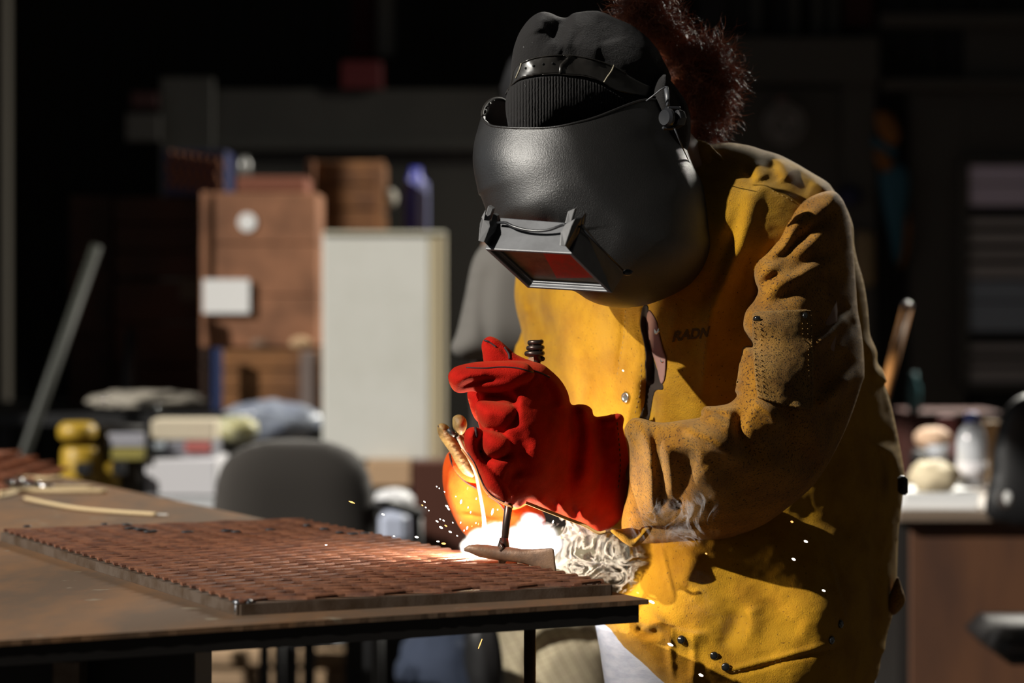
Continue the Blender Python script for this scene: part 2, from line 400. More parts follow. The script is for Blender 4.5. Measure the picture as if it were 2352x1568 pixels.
def stitches(host, pts, r=0.00045, off=0.0004, length=6, gap=6):
    p = spline(pts, 12); L = np.r_[0, np.cumsum(np.hypot(*np.diff(p, axis=0).T))]; out = []; t = 0
    while t+length < L[-1]:
        xs = np.interp([t, t+length/2, t+length], L, p[:, 0]); ys = np.interp([t, t+length/2, t+length], L, p[:, 1])
        d = host.at(xs, ys)-off*np.array([0.2, 1.6, 0.2])
        out.append(tube([P(a, b, c) for a, b, c in zip(xs, ys, d)], r, 5)); t += length+gap
    return join(out)
def snap(host, x, y, r, m, parent, off=0.001, name='snap_button', label=None):
    d = float(host.at(x, y))-off; e = 8
    gx_ = float(host.at(x+e, y)-host.at(x-e, y))/(2*e/F*d); gy_ = float(host.at(x, y+e)-host.at(x, y-e))/(2*e/F*d)
    ax = np.array([-gx_, -1, gy_]); ax = np.array([gx_*-1, -1, gy_*1]); ax = ax/np.linalg.norm(ax); ax[0] *= -1
    prof = [(r*0.98, -0.002), (r, 0.0005), (r*0.95, 0.0016), (r*0.72, 0.0024), (r*0.55, 0.0016), (r*0.3, 0.0014), (r*0.1, 0.0014)] if m == 'silver' else \
           [(r, -0.002), (r, 0.0006), (r*0.85, 0.0018), (r*0.5, 0.0028), (r*0.15, 0.0031)]
    V, Fc = lathe(P(x, y, d), prof, 18, ax)
    return mk(name, V, Fc, m, parent, label=label)
def cvt(ox, oy, s): return lambda pts: [(ox+x/s, oy+y/s) for x, y in pts]
K1 = cvt(1050, 0, 3.336); K2 = cvt(1050, 400, 3.336); K3 = cvt(960, 740, 2.613); K4 = cvt(1560, 300, 2.6125); K5 = cvt(1400, 850, 2.183)

# ================================================================== THE SETTING
M['floor'] = mat('concrete_floor', (0.045, 0.036, 0.028), 0.8, col2=(0.03, 0.025, 0.02), scale=1.6, bump=0.2, bscale=40)
M['wall_dark'] = mat('dark_cladding', (0.010, 0.010, 0.009), 0.8, col2=(0.006, 0.006, 0.006), scale=2)
M['wall_grey'] = mat('grey_cladding', (0.035, 0.033, 0.029), 0.75, col2=(0.026, 0.025, 0.023), scale=2)
def structure(name, parts, m, smooth=False, parent=None):
    V, Fc = join(parts); return mk(name, V, Fc, m, parent, smooth, kind=None if parent else 'structure')
structure('floor', [box((0, 4, -0.05), (7.2, 16, 0.1))], 'floor')
structure('ceiling', [box((0.1, 6, 4.25), (6.6, 9.4, 0.1))], 'wall_dark')
# corrugated cladding behind
def corrugated(x0, x1, y, z0, z1, pitch=0.12, amp=0.02):
    xs = []; ys = []
    x = x0
    while x < x1:
        for dx, a in ((0, 0), (0.35, 0), (0.5, 1), (0.85, 1)):
            xs.append(x+dx*pitch); ys.append(y-a*amp)
        x += pitch
    V = []
    for a, b in zip(xs, ys): V += [(a, b, z0), (a, b, z1), (a, y+0.06, z0), (a, y+0.06, z1)]
    n = len(xs); Fc = []
    for i in range(n-1):
        k = 4*i; Fc += [(k, k+4, k+5, k+1), (k+2, k+3, k+7, k+6), (k+1, k+5, k+7, k+3), (k, k+2, k+6, k+4)]
    Fc += [(0, 1, 3, 2), (4*n-4, 4*n-2, 4*n-1, 4*n-3)]
    return np.array(V), Fc
structure('wall_back', [corrugated(-3.05, 3.05, 10.4, 0, 4.2)], 'wall_dark')
structure('wall_left', [box((-3.08, 8.59, 2.1), (0.12, 3.98, 4.2)), box((-3.08, 3.1, 4.05), (0.12, 8.3, 0.3))], 'wall_grey')
structure('wall_right', [box((3.2, 9.2, 2.1), (0.12, 2.5, 4.2)), box((3.2, 3.2, 2.1), (0.12, 4.6, 4.2)), box((3.2, 6.7, 3.85), (0.12, 2.5, 0.7))], 'wall_grey')

# ================================================================== WORKBENCH AND PANEL
PT = 0.90           # top of the mesh panel
TT = 0.882          # top of the bench
def Z(x, y, z):     # point on the horizontal plane z seen at pixel x, y
    d = (CZ-z)*F/(y-HY); return ((x-CX)/F*d, d, z)
bench = empty('workbench', (-0.9, 4.2, 0.0), 'long rusty steel workbench under the mesh panel and loose welding rods', 'workbench')
cr = np.array(Z(1490, 1376, TT)); nl = np.array(Z(0, 1471, TT)); nl = cr+(nl-cr)*1.9
rd = np.array([-0.5219, 1.0, 0]); fr_ = cr+rd*3.6; fl_ = nl+rd*3.6
def prism(poly, z0, z1):
    n = len(poly); V = [(p[0], p[1], z0) for p in poly]+[(p[0], p[1], z1) for p in poly]
    Fc = [tuple(range(n-1, -1, -1)), tuple(range(n, 2*n))]+[(i, (i+1) % n, n+(i+1) % n, n+i) for i in range(n)]
    return np.array(V), Fc
# worn near edge: small nicks along the plate
ed = []
for t in np.linspace(0, 1, 140):
    p = nl+(cr-nl)*t; p = p+np.array([0.35, -0.93, 0])*(rng.random()-0.5)*0.0007; ed.append(p)
mk('tabletop', *prism(ed+[fr_, fl_], TT-0.006, TT), 'table', bench, smooth=False)
u_ = (cr-nl)/np.linalg.norm(cr-nl); v_ = rd/np.linalg.norm(rd)
ins_ = lambda p, a, b: p+u_*a+v_*b
ap = [ins_(nl, 0, 0.003), ins_(cr, -0.012, 0.003), ins_(fr_, -0.012, -0.05), ins_(fl_, 0, -0.05)]
mk('apron', *prism(ap, TT-0.028, TT-0.006), 'dark_steel', bench, smooth=False)
cab = ins_(cr, 0, 0.03)
q = np.array(P(450, 1500, 2.78)); 
mk('leg_plate', *box((q[0]-0.45, 2.85, 0.427), (0.9, 0.16, 0.854), bev=0.003), 'dark_steel', bench, smooth=False)
mk('leg_plate', *box((-2.3, 6.0, 0.427), (0.5, 0.1, 0.854), bev=0.003), 'dark_steel', bench, smooth=False)
lp = P(1217, 1440, 3.02)
mk('table_leg', *tube([(lp[0], 3.02, 0.0), (lp[0], 3.02, TT-0.028)], 0.0075, 14), mat('leg_pipe', (0.22, 0.13, 0.07), 0.5, 0.3, col2=(0.14, 0.08, 0.045), scale=30), bench)
mk('bracket', *join([box((-0.50, 2.735, 0.80), (0.03, 0.06, 0.09), bev=0.003), box((-0.485, 2.73, 0.745), (0.07, 0.05, 0.012), bev=0.002)]), 'bar', bench, smooth=False)

# expanded metal panel
cn = np.array(Z(551, 1377, PT)); cr_ = np.array(Z(1400, 1333, PT)); cf = np.array(Z(690, 1189, PT)); cl = cn+(cf-cr_)
def pq(u, v, z=0.0):
    p = cn*(1-u)*(1-v)+cr_*u*(1-v)+cf*u*v+cl*(1-u)*v; return np.array([p[0], p[1], PT+z])
LU = np.linalg.norm(cr_-cn); LV = np.linalg.norm(cl-cn)
panel = empty('steel_mesh_panel', tuple((cn+cf)/2*np.array([1, 1, 0])+np.array([0, 0, TT])), 'rusty expanded steel mesh panel in a flat bar frame on the bench, being welded', 'steel mesh')
nr = 60; sp = 1.0/nr; nu = 11; V = []; Fc = []
for k in range(nr):
    prev = None
    for i in range(nu+1):
        sgn = 1 if (i+k) % 2 else -1
        for kn in (-0.12, 0.12):
            uu = min(max((i+kn)/nu, 0.0), 1.0); vc = (k+0.5+0.40*sgn)*sp
            hw = 0.0021/LV; jit = (rng.random()-0.5)*0.0007
            pts = [pq(uu, vc-hw, -0.0040+jit), pq(uu, vc+hw, -0.0030+jit), pq(uu, vc+hw*0.9, 0.0006+jit), pq(uu, vc-hw*0.8, -0.0012+jit)]
            n0 = len(V); V += pts
            if prev is not None:
                for j in range(4): Fc.append((prev+j, n0+j, n0+(j+1) % 4, prev+(j+1) % 4))
            else: Fc.append((n0+3, n0+2, n0+1, n0))
            prev = n0
    Fc.append((prev, prev+1, prev+2, prev+3))
mk('expanded_mesh', V, Fc, 'rust', panel, smooth=False)
def barbox(a, b, wdt, z0, z1, shift):
    a = np.array(a); b = np.array(b); t = (b-a); L = np.linalg.norm(t[:2]); t = t/L; n = np.array([t[1], -t[0], 0])
    k = 60; V = []; 
    for i in range(k+1):
        p = a+t*L*i/k+n*shift; w1 = (rng.random()-0.5)*0.00025
        V += [(*(p+n*w1)[:2], z0), (*(p+n*(wdt))[:2], z0), (*(p+n*wdt)[:2], z1), (*(p+n*w1)[:2], z1+w1)]
    Fc = [(i*4+j, (i+1)*4+j, (i+1)*4+(j+1) % 4, i*4+(j+1) % 4) for i in range(k) for j in range(4)]
    Fc += [(3, 2, 1, 0), (4*k, 4*k+1, 4*k+2, 4*k+3)]
    return np.array(V), Fc
for a, b in ((cl, cn), (cn, cr_), (cr_, cf), (cf, cl)):
    mk('frame_bar', *barbox(a, b, -0.012, TT+0.0002, PT-0.005, 0.004), 'bar', panel, smooth=False)
mk('weld_bead', *join([ellipsoid(pq(0.0+0.012*i, 0.006+0.004*(i % 2), -0.004), (0.006, 0.006, 0.004), 10, 6, 0.35) for i in range(4)]), 'weld', panel, label='bluish weld bead at the near corner')
mk('weld_bead', *join([ellipsoid(pq(0.015, 0.01, -0.009), (0.007, 0.007, 0.007), 10, 6, 0.4), ellipsoid(pq(-0.002, 0.006, -0.010), (0.004, 0.005, 0.008), 10, 6, 0.4)]), 'weld', panel)
bw = []
for x, y, r in ((290, 1204, .005), (300, 1212, .006), (322, 1215, .007), (341, 1220, .005), (352, 1219, .005), (430, 1221, .006), (520, 1218, .006), (543, 1220, .005), (620, 1216, .005), (705, 1206, .004), (745, 1214, .005), (780, 1222, .004), (810, 1225, .006), (838, 1224, .005), (240, 1203, .004), (62, 1208, .004)):
    mk('tack_weld', *ellipsoid(Z(x, y, PT+0.001), (r*1.6, r*1.3, 0.0018), 10, 6, 0.5), 'burnt', panel, label='burnt tack weld')

# second panel far along the bench
p2 = empty('steel_mesh_panel', (-1.35, 4.9, TT), 'rusty expanded mesh sheets stacked at the far left end of the bench', 'steel mesh')
def strip_mesh(x0, x1, y0, y1, z, rows, cols):
    V = []; Fc = []
    for k in range(rows):
        prev = None
        for i in range(cols+1):
            x = x0+(x1-x0)*i/cols; y = y0+(y1-y0)*(k+0.5+0.4*(1 if (i+k) % 2 else -1))/rows; n0 = len(V)
            V += [(x, y-0.004, z-0.004), (x, y+0.004, z-0.004), (x, y+0.003, z+0.004), (x, y-0.003, z+0.004)]
            if prev is not None: Fc += [(prev+j, n0+j, n0+(j+1) % 4, prev+(j+1) % 4) for j in range(4)]
            prev = n0
    return np.array(V), Fc
M['rust_o'] = mat('orange_rust', (0.34, 0.12, 0.055), 0.65, 0.2, col2=(0.15, 0.055, 0.03), scale=30, bump=0.4, bscale=200)
for k in range(4):
    mk('mesh_sheet', *strip_mesh(-1.75+0.02*k, -0.97-0.035*k, 4.45+0.02*k, 5.3, TT+0.004+0.012*k, 22, 12), 'rust_o', p2, smooth=False)
# loose rods and bits on the bench
def rod_on(name, pts, r, label, tip=None, group=None, cat='welding rod'):
    p = [Z(x, y, TT+r+0.0005) for x, y in pts]; p = spline(p, 6)
    e = empty(name, tuple(p[0]), label, cat, group)
    if tip:
        mk('flux_coating', *tube(p[2:-4] if tip == 'both' else p[:-5], r, 10), 'rod', e)
        mk('bare_end', *tube(p[-6:], r*0.6, 8), 'wire', e)
    else: mk('flux_coating', *tube(p, r, 10), 'rod', e)
rod_on('welding_rod', [(58, 1144), (110, 1155), (180, 1167), (270, 1175), (350, 1180), (384, 1182)], 0.0036, 'bent cream welding rod with bare tip lying alone on the bench', 'end')
rod_on('welding_rod', [(0, 1132), (60, 1126), (150, 1127), (246, 1127)], 0.0048, 'straight cream welding rod lying behind the bent one, front of the pair', None)
rod_on('welding_rod', [(0, 1140), (20, 1135), (60, 1124), (120, 1119), (215, 1118)], 0.0034, 'thin cream welding rod lying crossed over the straight one', None)
rod_on('steel_offcut', [(40, 1096), (100, 1098), (145, 1097)], 0.0045, 'pinkish rusty steel bar offcut lying before the far mesh sheets', None, cat='steel offcut')
M['bolt'] = mat('bright_bolt', (0.35, 0.34, 0.33), 0.22, 0.95, bump=0.3, bscale=100)
for i, (x, y, ax) in enumerate(((10, 1108, (1, .3, 0)), (34, 1108, (.2, 1, .1)), (55, 1110, (1, -.5, 0)), (20, 1118, (.8, .6, 0)), (76, 1117, (1, 0.1, 0)))):
    c = np.array(Z(x, y, TT+0.009)); ax = np.array(ax)/np.linalg.norm(ax)
    e = empty('steel_bolt', (c[0], c[1], TT), ['leftmost bright bolt in the little heap on the bench', 'bright bolt standing back in the heap on the bench', 'bright bolt in the middle of the heap pointing right', 'bright bolt at the front of the heap on the bench', 'bright bolt lying just right of the heap'][i], 'bolt', 'loose bolts on the bench')
    mk('bolt_head', *lathe(c, [(0.003, 0), (0.010, 0.001), (0.010, 0.008), (0.003, 0.009)], 6, ax), 'bolt', e, smooth=False)
    mk('bolt_shank', *lathe(c+ax*0.009, [(0.005, 0), (0.005, 0.028), (0.004, 0.03)], 10, ax), 'bolt', e)

# ================================================================== THE WELDER
person = empty('person', (0.33, 3.5, 0.0), 'person bending over the bench in yellow leather jacket, red gloves and black welding helmet', 'person')
# ---- body (continuous, inside the clothes)
def skin_body(name, joints, bones, m, parent, head=None):
    me = bpy.data.meshes.new(name); base = wl[parent.name]
    me.from_pydata([tuple(np.array(j[0])-base) for j in joints], bones, []); me.update()
    o = bpy.data.objects.new(name, me); C.objects.link(o)
    md = o.modifiers.new('skin', 'SKIN'); md.use_smooth_shade = True
    if not me.skin_vertices: 
        pass
    for i, j in enumerate(joints):
        r = j[1]; r = (r, r) if np.isscalar(r) else r
        me.skin_vertices[0].data[i].radius = r
    me.skin_vertices[0].data[0].use_root = True
    sb = o.modifiers.new('sub', 'SUBSURF'); sb.levels = 1; sb.render_levels = 1
    me.materials.append(M[m]); o.parent = parent; wl[o.name] = base
    return o
J = [(P(1700, 1500, 3.52), (0.13, 0.10)), (P(1700, 1150, 3.55), (0.12, 0.09)), (P(1680, 820, 3.54), (0.13, 0.09)), (P(1640, 560, 3.50), (0.10, 0.07)),
     (P(1580, 430, 3.42), 0.055), (P(1500, 360, 3.34), 0.065), (P(1400, 280, 3.28), (0.085, 0.085)), (P(1350, 200, 3.27), (0.07, 0.07)),
     (P(1400, 430, 3.275), (0.05, 0.05)), (P(1390, 520, 3.27), 0.018),
     (P(1850, 560, 3.42), 0.045), (P(1870, 760, 3.285), 0.036), (P(1840, 980, 3.20), 0.030), (P(1640, 1080, 3.22), 0.022), (P(1420, 1080, 3.37), 0.014), (P(1300, 1020, 3.27), (0.018, 0.012)),
     (P(1330, 650, 3.70), 0.05), (P(1260, 850, 3.60), 0.04), (P(1250, 1010, 3.50), 0.035), (P(1150, 1090, 3.40), 0.026), (P(1110, 1100, 3.38), (0.035, 0.02)),
     ((0.20, 3.50, 0.62), 0.075), ((0.22, 3.46, 0.42), 0.055), ((0.22, 3.52, 0.10), 0.040), ((0.20, 3.40, 0.045), 0.035),
     ((0.42, 3.56, 0.62), 0.075), ((0.44, 3.52, 0.42), 0.055), ((0.45, 3.60, 0.10), 0.040), ((0.43, 3.46, 0.045), 0.035)]
Bn = [(0, 1), (1, 2), (2, 3), (3, 4), (4, 5), (5, 6), (6, 7), (6, 8), (8, 9), (3, 10), (10, 11), (11, 12), (12, 13), (13, 14), (14, 15),
      (3, 16), (16, 17), (17, 18), (18, 19), (19, 20), (0, 21), (21, 22), (22, 23), (23, 24), (0, 25), (25, 26), (26, 27), (27, 28)]
skin_body('body', J, Bn, 'skin', person)
# ---- jeans and boots
def ringtube(pts, radx, rady, n=28, folds=0.0, seed=1):
    V = []; k = len(pts); r = np.random.default_rng(seed)
    ph = r.random(8)*6.28
    for i, p in enumerate(pts):
        for j in range(n):
            t = 2*math.pi*j/n; f = 1+folds*(math.sin(2*t+i*0.6+ph[0])+math.sin(3*t-i*0.9+ph[1])*0.7+math.sin(i*1.7+t+ph[2])*0.6)
            V.append((p[0]+radx[i]*math.cos(t)*f, p[1]+rady[i]*math.sin(t)*f, p[2]))
    Fc = [(i*n+j, i*n+(j+1) % n, (i+1)*n+(j+1) % n, (i+1)*n+j) for i in range(k-1) for j in range(n)]
    Fc += [tuple(range(n-1, -1, -1)), tuple(range((k-1)*n, k*n))]
    return np.array(V), [f[::-1] for f in Fc]
def leg(x, y, seed, zt=0.80):
    zs = np.linspace(zt, 0.07, 16); t = np.linspace(0, 1, 16)
    pts = [(x+0.02*math.sin(q*3), y-0.04*math.sin(q*3.1), z) for q, z in zip(t, zs)]
    rx = 0.112-0.045*t+0.01*np.maximum(0, t-0.8)*5; ry = 0.118-0.045*t
    return ringtube(pts, rx, ry, folds=0.02, seed=seed)
jv = join([leg(0.230, 3.46, 2), leg(0.415, 3.55, 5, 0.82)])
mk('jeans', *jv, 'denim', person)
for x, y in ((0.245, 3.44), (0.43, 3.53)):
    b = join([ellipsoid((x-0.01, y-0.06, 0.045), (0.055, 0.13, 0.045), 20, 10), tube([(x, y+0.02, 0.03), (x, y+0.03, 0.15)], [0.05, 0.045], 16), box((x-0.01, y-0.05, 0.012), (0.10, 0.27, 0.024), bev=0.01)])
    mk('boot', *b, mat('boot_leather', (0.03, 0.02, 0.015), 0.6), person)

# ---- jacket torso
T_out = K4([(60, 60), (180, 80), (300, 72), (420, 90), (500, 115), (600, 145), (700, 195), (800, 255), (890, 310), (930, 360), (985, 430), (1020, 500), (1045, 580), (1050, 680), (1070, 780), (1100, 880), (1120, 980), (1135, 1100), (1145, 1220), (1185, 1320), (1190, 1390), (1225, 1440), (1245, 1510)]) \
    + K5([(1375, 60), (1400, 130), (1430, 250), (1460, 400), (1475, 490), (1478, 540), (1470, 640), (1460, 720), (1450, 800), (1445, 900), (1440, 1040), (1425, 1200), (1390, 1330), (1380, 1400), (1362, 1440)]) \
    + [(2012, 1560), (1960, 1630), (1850, 1680), (1700, 1670), (1570, 1620), (1520, 1575), (1478, 1535), (1430, 1490), (1400, 1450), (1385, 1428), (1400, 1390), (1425, 1355), (1438, 1320), (1446, 1280), (1440, 1250), (1390, 1235), (1350, 1180), (1310, 1080), (1270, 980), (1230, 880), (1208, 800), (1196, 750), (1184, 700), (1183, 650), (1200, 580), (1260, 500), (1400, 420), (1520, 350)]
T_str = [
    # yoke, collar and upper chest
    (K4([(380, 350), (440, 372), (520, 335), (620, 375), (740, 430)]), (7, 30), 0.006),
    (K4([(460, 180), (470, 250), (490, 300)]), 22, 0.009), (K4([(400, 190), (420, 260), (450, 310)]), 14, -0.008),
    (K4([(620, 150), (630, 230), (660, 300)]), 20, 0.010), (K4([(560, 170), (570, 250), (600, 310)]), 18, -0.007), (K4([(700, 230), (740, 300), (800, 330)]), 26, -0.008),
    (K4([(800, 300), (870, 340), (920, 400)]), 12, 0.008),
    (K4([(470, 340), (430, 470), (370, 680), (290, 880), (190, 1120), (170, 1300), (160, 1500)]), 20, 0.011),
    (K4([(350, 520), (290, 720), (220, 880), (110, 1080)]), 18, -0.007),
    (K4([(400, 700), (360, 900), (330, 1100), (320, 1300)]), 24, -0.012),
    (K4([(180, 1230), (150, 1450), (140, 1600)]), 9, 0.003),
    (K2([(1960, 720), (1950, 1000), (1880, 1400)]), 12, 0.004), (K2([(1700, 950), (1660, 1150), (1600, 1330)]), 14, 0.004),
    # chest left panel
    (K2([(870, 960), (860, 1200), (900, 1500)]), 26, 0.008), (K2([(560, 900), (600, 1050), (680, 1180), (690, 1290)]), 22, -0.012), (K2([(440, 860), (480, 980), (540, 1100)]), 14, 0.010),
    (K2([(720, 900), (760, 1100), (730, 1300)]), 24, 0.008), (K2([(1280, 1040), (1270, 1250), (1220, 1568)]), 7, -0.004), (K2([(1080, 980), (1060, 1200), (1120, 1500)]), 22, -0.005),
    (K2([(1180, 1010), (1190, 1250), (1160, 1500)]), 20, 0.005), (K3([(1030, 300), (1000, 450), (980, 540)]), 14, 0.005),
    # front opening
    (K2([(1455, 900), (1450, 1120), (1490, 1350), (1510, 1568)]) + K3([(1385, 400), (1390, 560), (1385, 640)]), 17, -0.024),
    (K2([(1415, 960), (1400, 1130), (1440, 1300), (1445, 1568)]), (14, 5), 0.006),
    # back edge
    (K5([(1340, 20), (1380, 130), (1400, 250)]), 14, -0.010), (K5([(1330, 375), (1400, 400), (1440, 450), (1470, 530)]), 15, 0.014), (K5([(1340, 330), (1400, 340), (1440, 380)]), 20, -0.010),
    (K4([(1110, 1240), (1160, 1330), (1180, 1450), (1200, 1568)]), 12, 0.010), (K4([(1090, 1300), (1130, 1400), (1160, 1540)]), 14, -0.010),
    (K5([(1430, 720), (1390, 850), (1330, 1000)]), 10, 0.007), (K5([(1400, 960), (1380, 1150), (1365, 1330)]), 15, 0.009),
    (K5([(1290, 840), (1300, 980), (1290, 1100)]), 12, 0.006), (K5([(1330, 900), (1330, 1100), (1330, 1400)]), 22, -0.012),
    # lower front, pocket and hem
    (K5([(1095, 930), (1130, 1050), (1170, 1200), (1180, 1300)]), 6, 0.0035), (K5([(1120, 930), (1155, 1060), (1190, 1200)]), 8, -0.003),
    (K5([(560, 1470), (600, 1500), (700, 1478), (830, 1445), (1000, 1400), (1140, 1365)]), 7, 0.0045), (K5([(610, 1522), (720, 1500), (850, 1465), (1000, 1425), (1140, 1392)]), 6, -0.004),
    (K5([(700, 1180), (720, 1260), (690, 1330)]), 24, 0.006), (K5([(780, 1130), (860, 1250), (980, 1310)]), 30, -0.005), (K5([(640, 1200), (620, 1300), (560, 1400)]), 22, -0.007),
    (K5([(310, 1300), (305, 1420), (320, 1568)]), 8, 0.004), (K5([(420, 1330), (425, 1450), (415, 1568)]), 8, 0.004), (K5([(120, 1290), (180, 1400), (260, 1568)]), 22, 0.006),
    (K5([(260, 880), (290, 1010), (320, 1130)]), 5, 0.003), (K5([(200, 900), (230, 1050), (250, 1200)]), 22, -0.004), (K5([(430, 900), (400, 1000), (370, 1080)]), 22, 0.007),
    (K5([(200, 1220), (290, 1290), (400, 1325), (500, 1330)]), (10, 26), 0.010), (K5([(130, 1285), (190, 1320), (260, 1310)]), 12, -0.012),
    (K5([(900, 700), (1100, 760), (1250, 820)]), 40, -0.012),
]
T_ctrl = [(1600, 350, 3.44), (1900, 450, 3.48), (1500, 720, 3.43), (1670, 590, 3.375), (1600, 450, 3.40), (1200, 700, 3.66), (1300, 950, 3.58), (1700, 900, 3.41), (2040, 900, 3.62), (1450, 1250, 3.46), (1420, 1430, 3.42), (1700, 1200, 3.47), (1560, 1330, 3.44), (1750, 1450, 3.43), (1900, 1400, 3.44), (2040, 1400, 3.56), (1700, 1650, 3.36)]
torso = Relief(T_out, T_ctrl, 0.135, 210, T_str, step=4, noise=(0.0016, 120, 4), blur=25)
jacket = mk('jacket', *torso.mesh(), 'suede', person)
# ---- shirt in the open front
mk('shirt', *drape(torso, K2([(1470, 1040), (1500, 1070), (1530, 1130), (1550, 1230), (1580, 1350), (1600, 1420), (1590, 1568), (1560, 1600), (1530, 1480), (1490, 1350), (1460, 1230), (1450, 1100)]), off=0.0016, th=0.002, fn=lambda x, y: 0.0015*np.sin(y/40)), 'shirt', person)
# shade inside the open front beside it, painted as a dark strip
mk('opening_shade', *drape(torso, K2([(1425, 1010), (1465, 1020), (1452, 1150), (1462, 1260), (1495, 1380), (1530, 1490), (1580, 1640)]) + K3([(1420, 420), (1385, 590), (1335, 640), (1330, 575), (1362, 480), (1368, 330), (1362, 250)]) + K2([(1446, 1400), (1432, 1300), (1402, 1150)]), off=0.0006, th=0.0006), mat('opening_shade_dark', (0.02, 0.011, 0.006), 0.9), jacket, label='shade inside the open jacket front, painted dark')
# ---- sleeve
S_out = K4([(925, 362), (850, 372), (760, 412), (700, 462), (650, 520), (600, 600), (560, 670), (510, 740), (470, 780), (450, 840), (455, 900), (475, 960), (450, 1020), (400, 1085), (385, 1165), (402, 1225), (430, 1268), (438, 1290), (400, 1290), (378, 1310), (370, 1360), (355, 1410), (350, 1480), (335, 1530)]) \
    + K5([(645, 55), (630, 100), (638, 130), (600, 165), (540, 178), (480, 182), (460, 205), (455, 235), (400, 245), (350, 252), (280, 262), (220, 258), (170, 243), (120, 240), (85, 270), (76, 310), (98, 380), (100, 500), (92, 620), (70, 700), (60, 780), (80, 850), (170, 868), (320, 862), (540, 852), (640, 828), (760, 780), (850, 722), (940, 652), (1020, 580), (1090, 480), (1150, 370), (1200, 260), (1240, 150), (1268, 60)]) \
    + K4([(1110, 1480), (1110, 1400), (1104, 1290), (1090, 1180), (1072, 1080), (1062, 960), (1052, 800), (1042, 680), (1030, 570), (1005, 470), (975, 405)])
S_str = [
    (K4([(520, 770), (600, 715), (650, 660), (690, 570), (760, 500)]), 10, 0.0087), (K4([(540, 700), (600, 640), (650, 545), (730, 480), (820, 420)]), (9, 7), -0.0099),
    (K4([(540, 790), (640, 745), (710, 660), (800, 590), (900, 500), (960, 470)]), (11, 24), -0.0161),
    (K4([(465, 850), (540, 820), (640, 755), (740, 700), (830, 630), (910, 590)]), 15, 0.0087),
    (K4([(480, 925), (540, 895), (600, 850)]), 9, -0.0074), (K4([(630, 880), (720, 820), (800, 765), (900, 730), (960, 715)]), (14, 9), -0.0074),
    (K4([(480, 1000), (540, 970), (640, 895), (760, 850), (880, 820), (950, 770)]), 16, 0.0087),
    (K4([(560, 1040), (700, 950), (840, 880), (960, 850)]), (10, 20), -0.0062),
    (K4([(860, 900), (880, 1000), (850, 1080), (800, 1180)]), 20, -0.0050),
    (K4([(800, 1300), (880, 1240), (960, 1160), (1030, 1090)]), 15, 0.016), (K4([(820, 1230), (900, 1160), (970, 1090), (1010, 1030)]), 14, -0.013), (K4([(840, 1350), (930, 1280), (1010, 1180), (1050, 1100)]), 16, -0.014),
    (K5([(1050, 180), (1100, 150), (1160, 90), (1230, 10)]), 17, 0.018), (K5([(1020, 100), (1080, 60), (1150, -30), (1200, -90)]), 22, -0.018), (K5([(1080, 230), (1160, 180), (1230, 80)]), 17, -0.014),
    (K5([(700, 165), (770, 195), (830, 245), (850, 290)]), 17, 0.018), (K5([(660, 195), (640, 260), (650, 340), (720, 430)]), 17, -0.022),
    (K5([(480, 200), (560, 190), (620, 230), (660, 250)]), 15, 0.009), (K5([(460, 225), (540, 215), (600, 245)]), 8, -0.008),
    (K5([(350, 265), (420, 310), (500, 340), (590, 410), (645, 470)]), 21, 0.022), (K5([(590, 260), (620, 330), (650, 400)]), 13, 0.010),
    (K5([(400, 390), (385, 500), (350, 620), (330, 700)]), (18, 34), -0.024), (K5([(250, 330), (290, 450), (310, 560), (310, 650)]), 17, 0.016),
    (K5([(225, 280), (240, 400), (260, 560), (250, 700)]), 13, -0.016), (K5([(160, 270), (195, 380), (205, 500), (210, 620), (215, 700)]), 14, 0.016),
    (K5([(120, 260), (110, 320), (140, 370)]), 14, -0.018), (K5([(120, 480), (170, 478), (210, 482)]), 8, 0.006),
    (K5([(700, 430), (760, 400), (840, 390), (920, 400)]), 26, -0.008), (K5([(850, 300), (920, 380), (1000, 450), (1050, 500)]), (20, 34), -0.020), (K5([(900, 170), (980, 230), (1050, 330), (1080, 440)]), 26, 0.014),
    (K5([(560, 470), (640, 540), (700, 640)]), 30, -0.014), (K5([(780, 440), (860, 520), (900, 560)]), 22, 0.007),
    (K5([(470, 480), (520, 560), (560, 640)]), 24, 0.008),
]
S_ctrl = [(1900, 460, 3.39), (1760, 560, 3.29), (1960, 650, 3.42), (1740, 780, 3.20), (1970, 900, 3.33), (1700, 950, 3.14), (1900, 1080, 3.29), (1600, 1020, 3.12), (1450, 960, 3.19), (1450, 1200, 3.33), (1640, 1230, 3.33)]
sleeve = Relief(S_out, S_ctrl, 0.092, 135, S_str, step=4, noise=(0.0014, 90, 9), blur=16)
mk('sleeve', *sleeve.mesh(), 'suede_dirty', jacket, label='near sleeve, browner and dirtier than the jacket front')
far_s = Relief([(1206, 745), (1192, 780), (1182, 803), (1178, 870), (1172, 950), (1150, 1040), (1120, 1100), (1170, 1170), (1250, 1130), (1320, 1050), (1345, 960), (1330, 850), (1290, 760), (1240, 720)],
               [(1210, 760, 3.72), (1250, 950, 3.58), (1150, 1100, 3.44), (1320, 900, 3.62)], 0.06, 75, [(K3([(640, 60), (620, 140), (640, 220)]), 14, 0.008)], step=5)
mk('sleeve', *far_s.mesh(), 'suede', jacket)
cf_ = Relief(K5([(5, 802), (60, 795), (110, 790), (150, 800), (165, 785), (212, 783), (200, 820), (160, 868), (120, 886), (80, 870), (40, 838)]), [(1420, 1230, 3.26), (1480, 1230, 3.26)], 0.016, 20, [(K5([(190, 790), (160, 840), (130, 880)]), 8, 0.010)], step=3)
mk('cuff_edge', *cf_.mesh(), 'suede', jacket, label='yellow inside edge of the sleeve above the smoke')
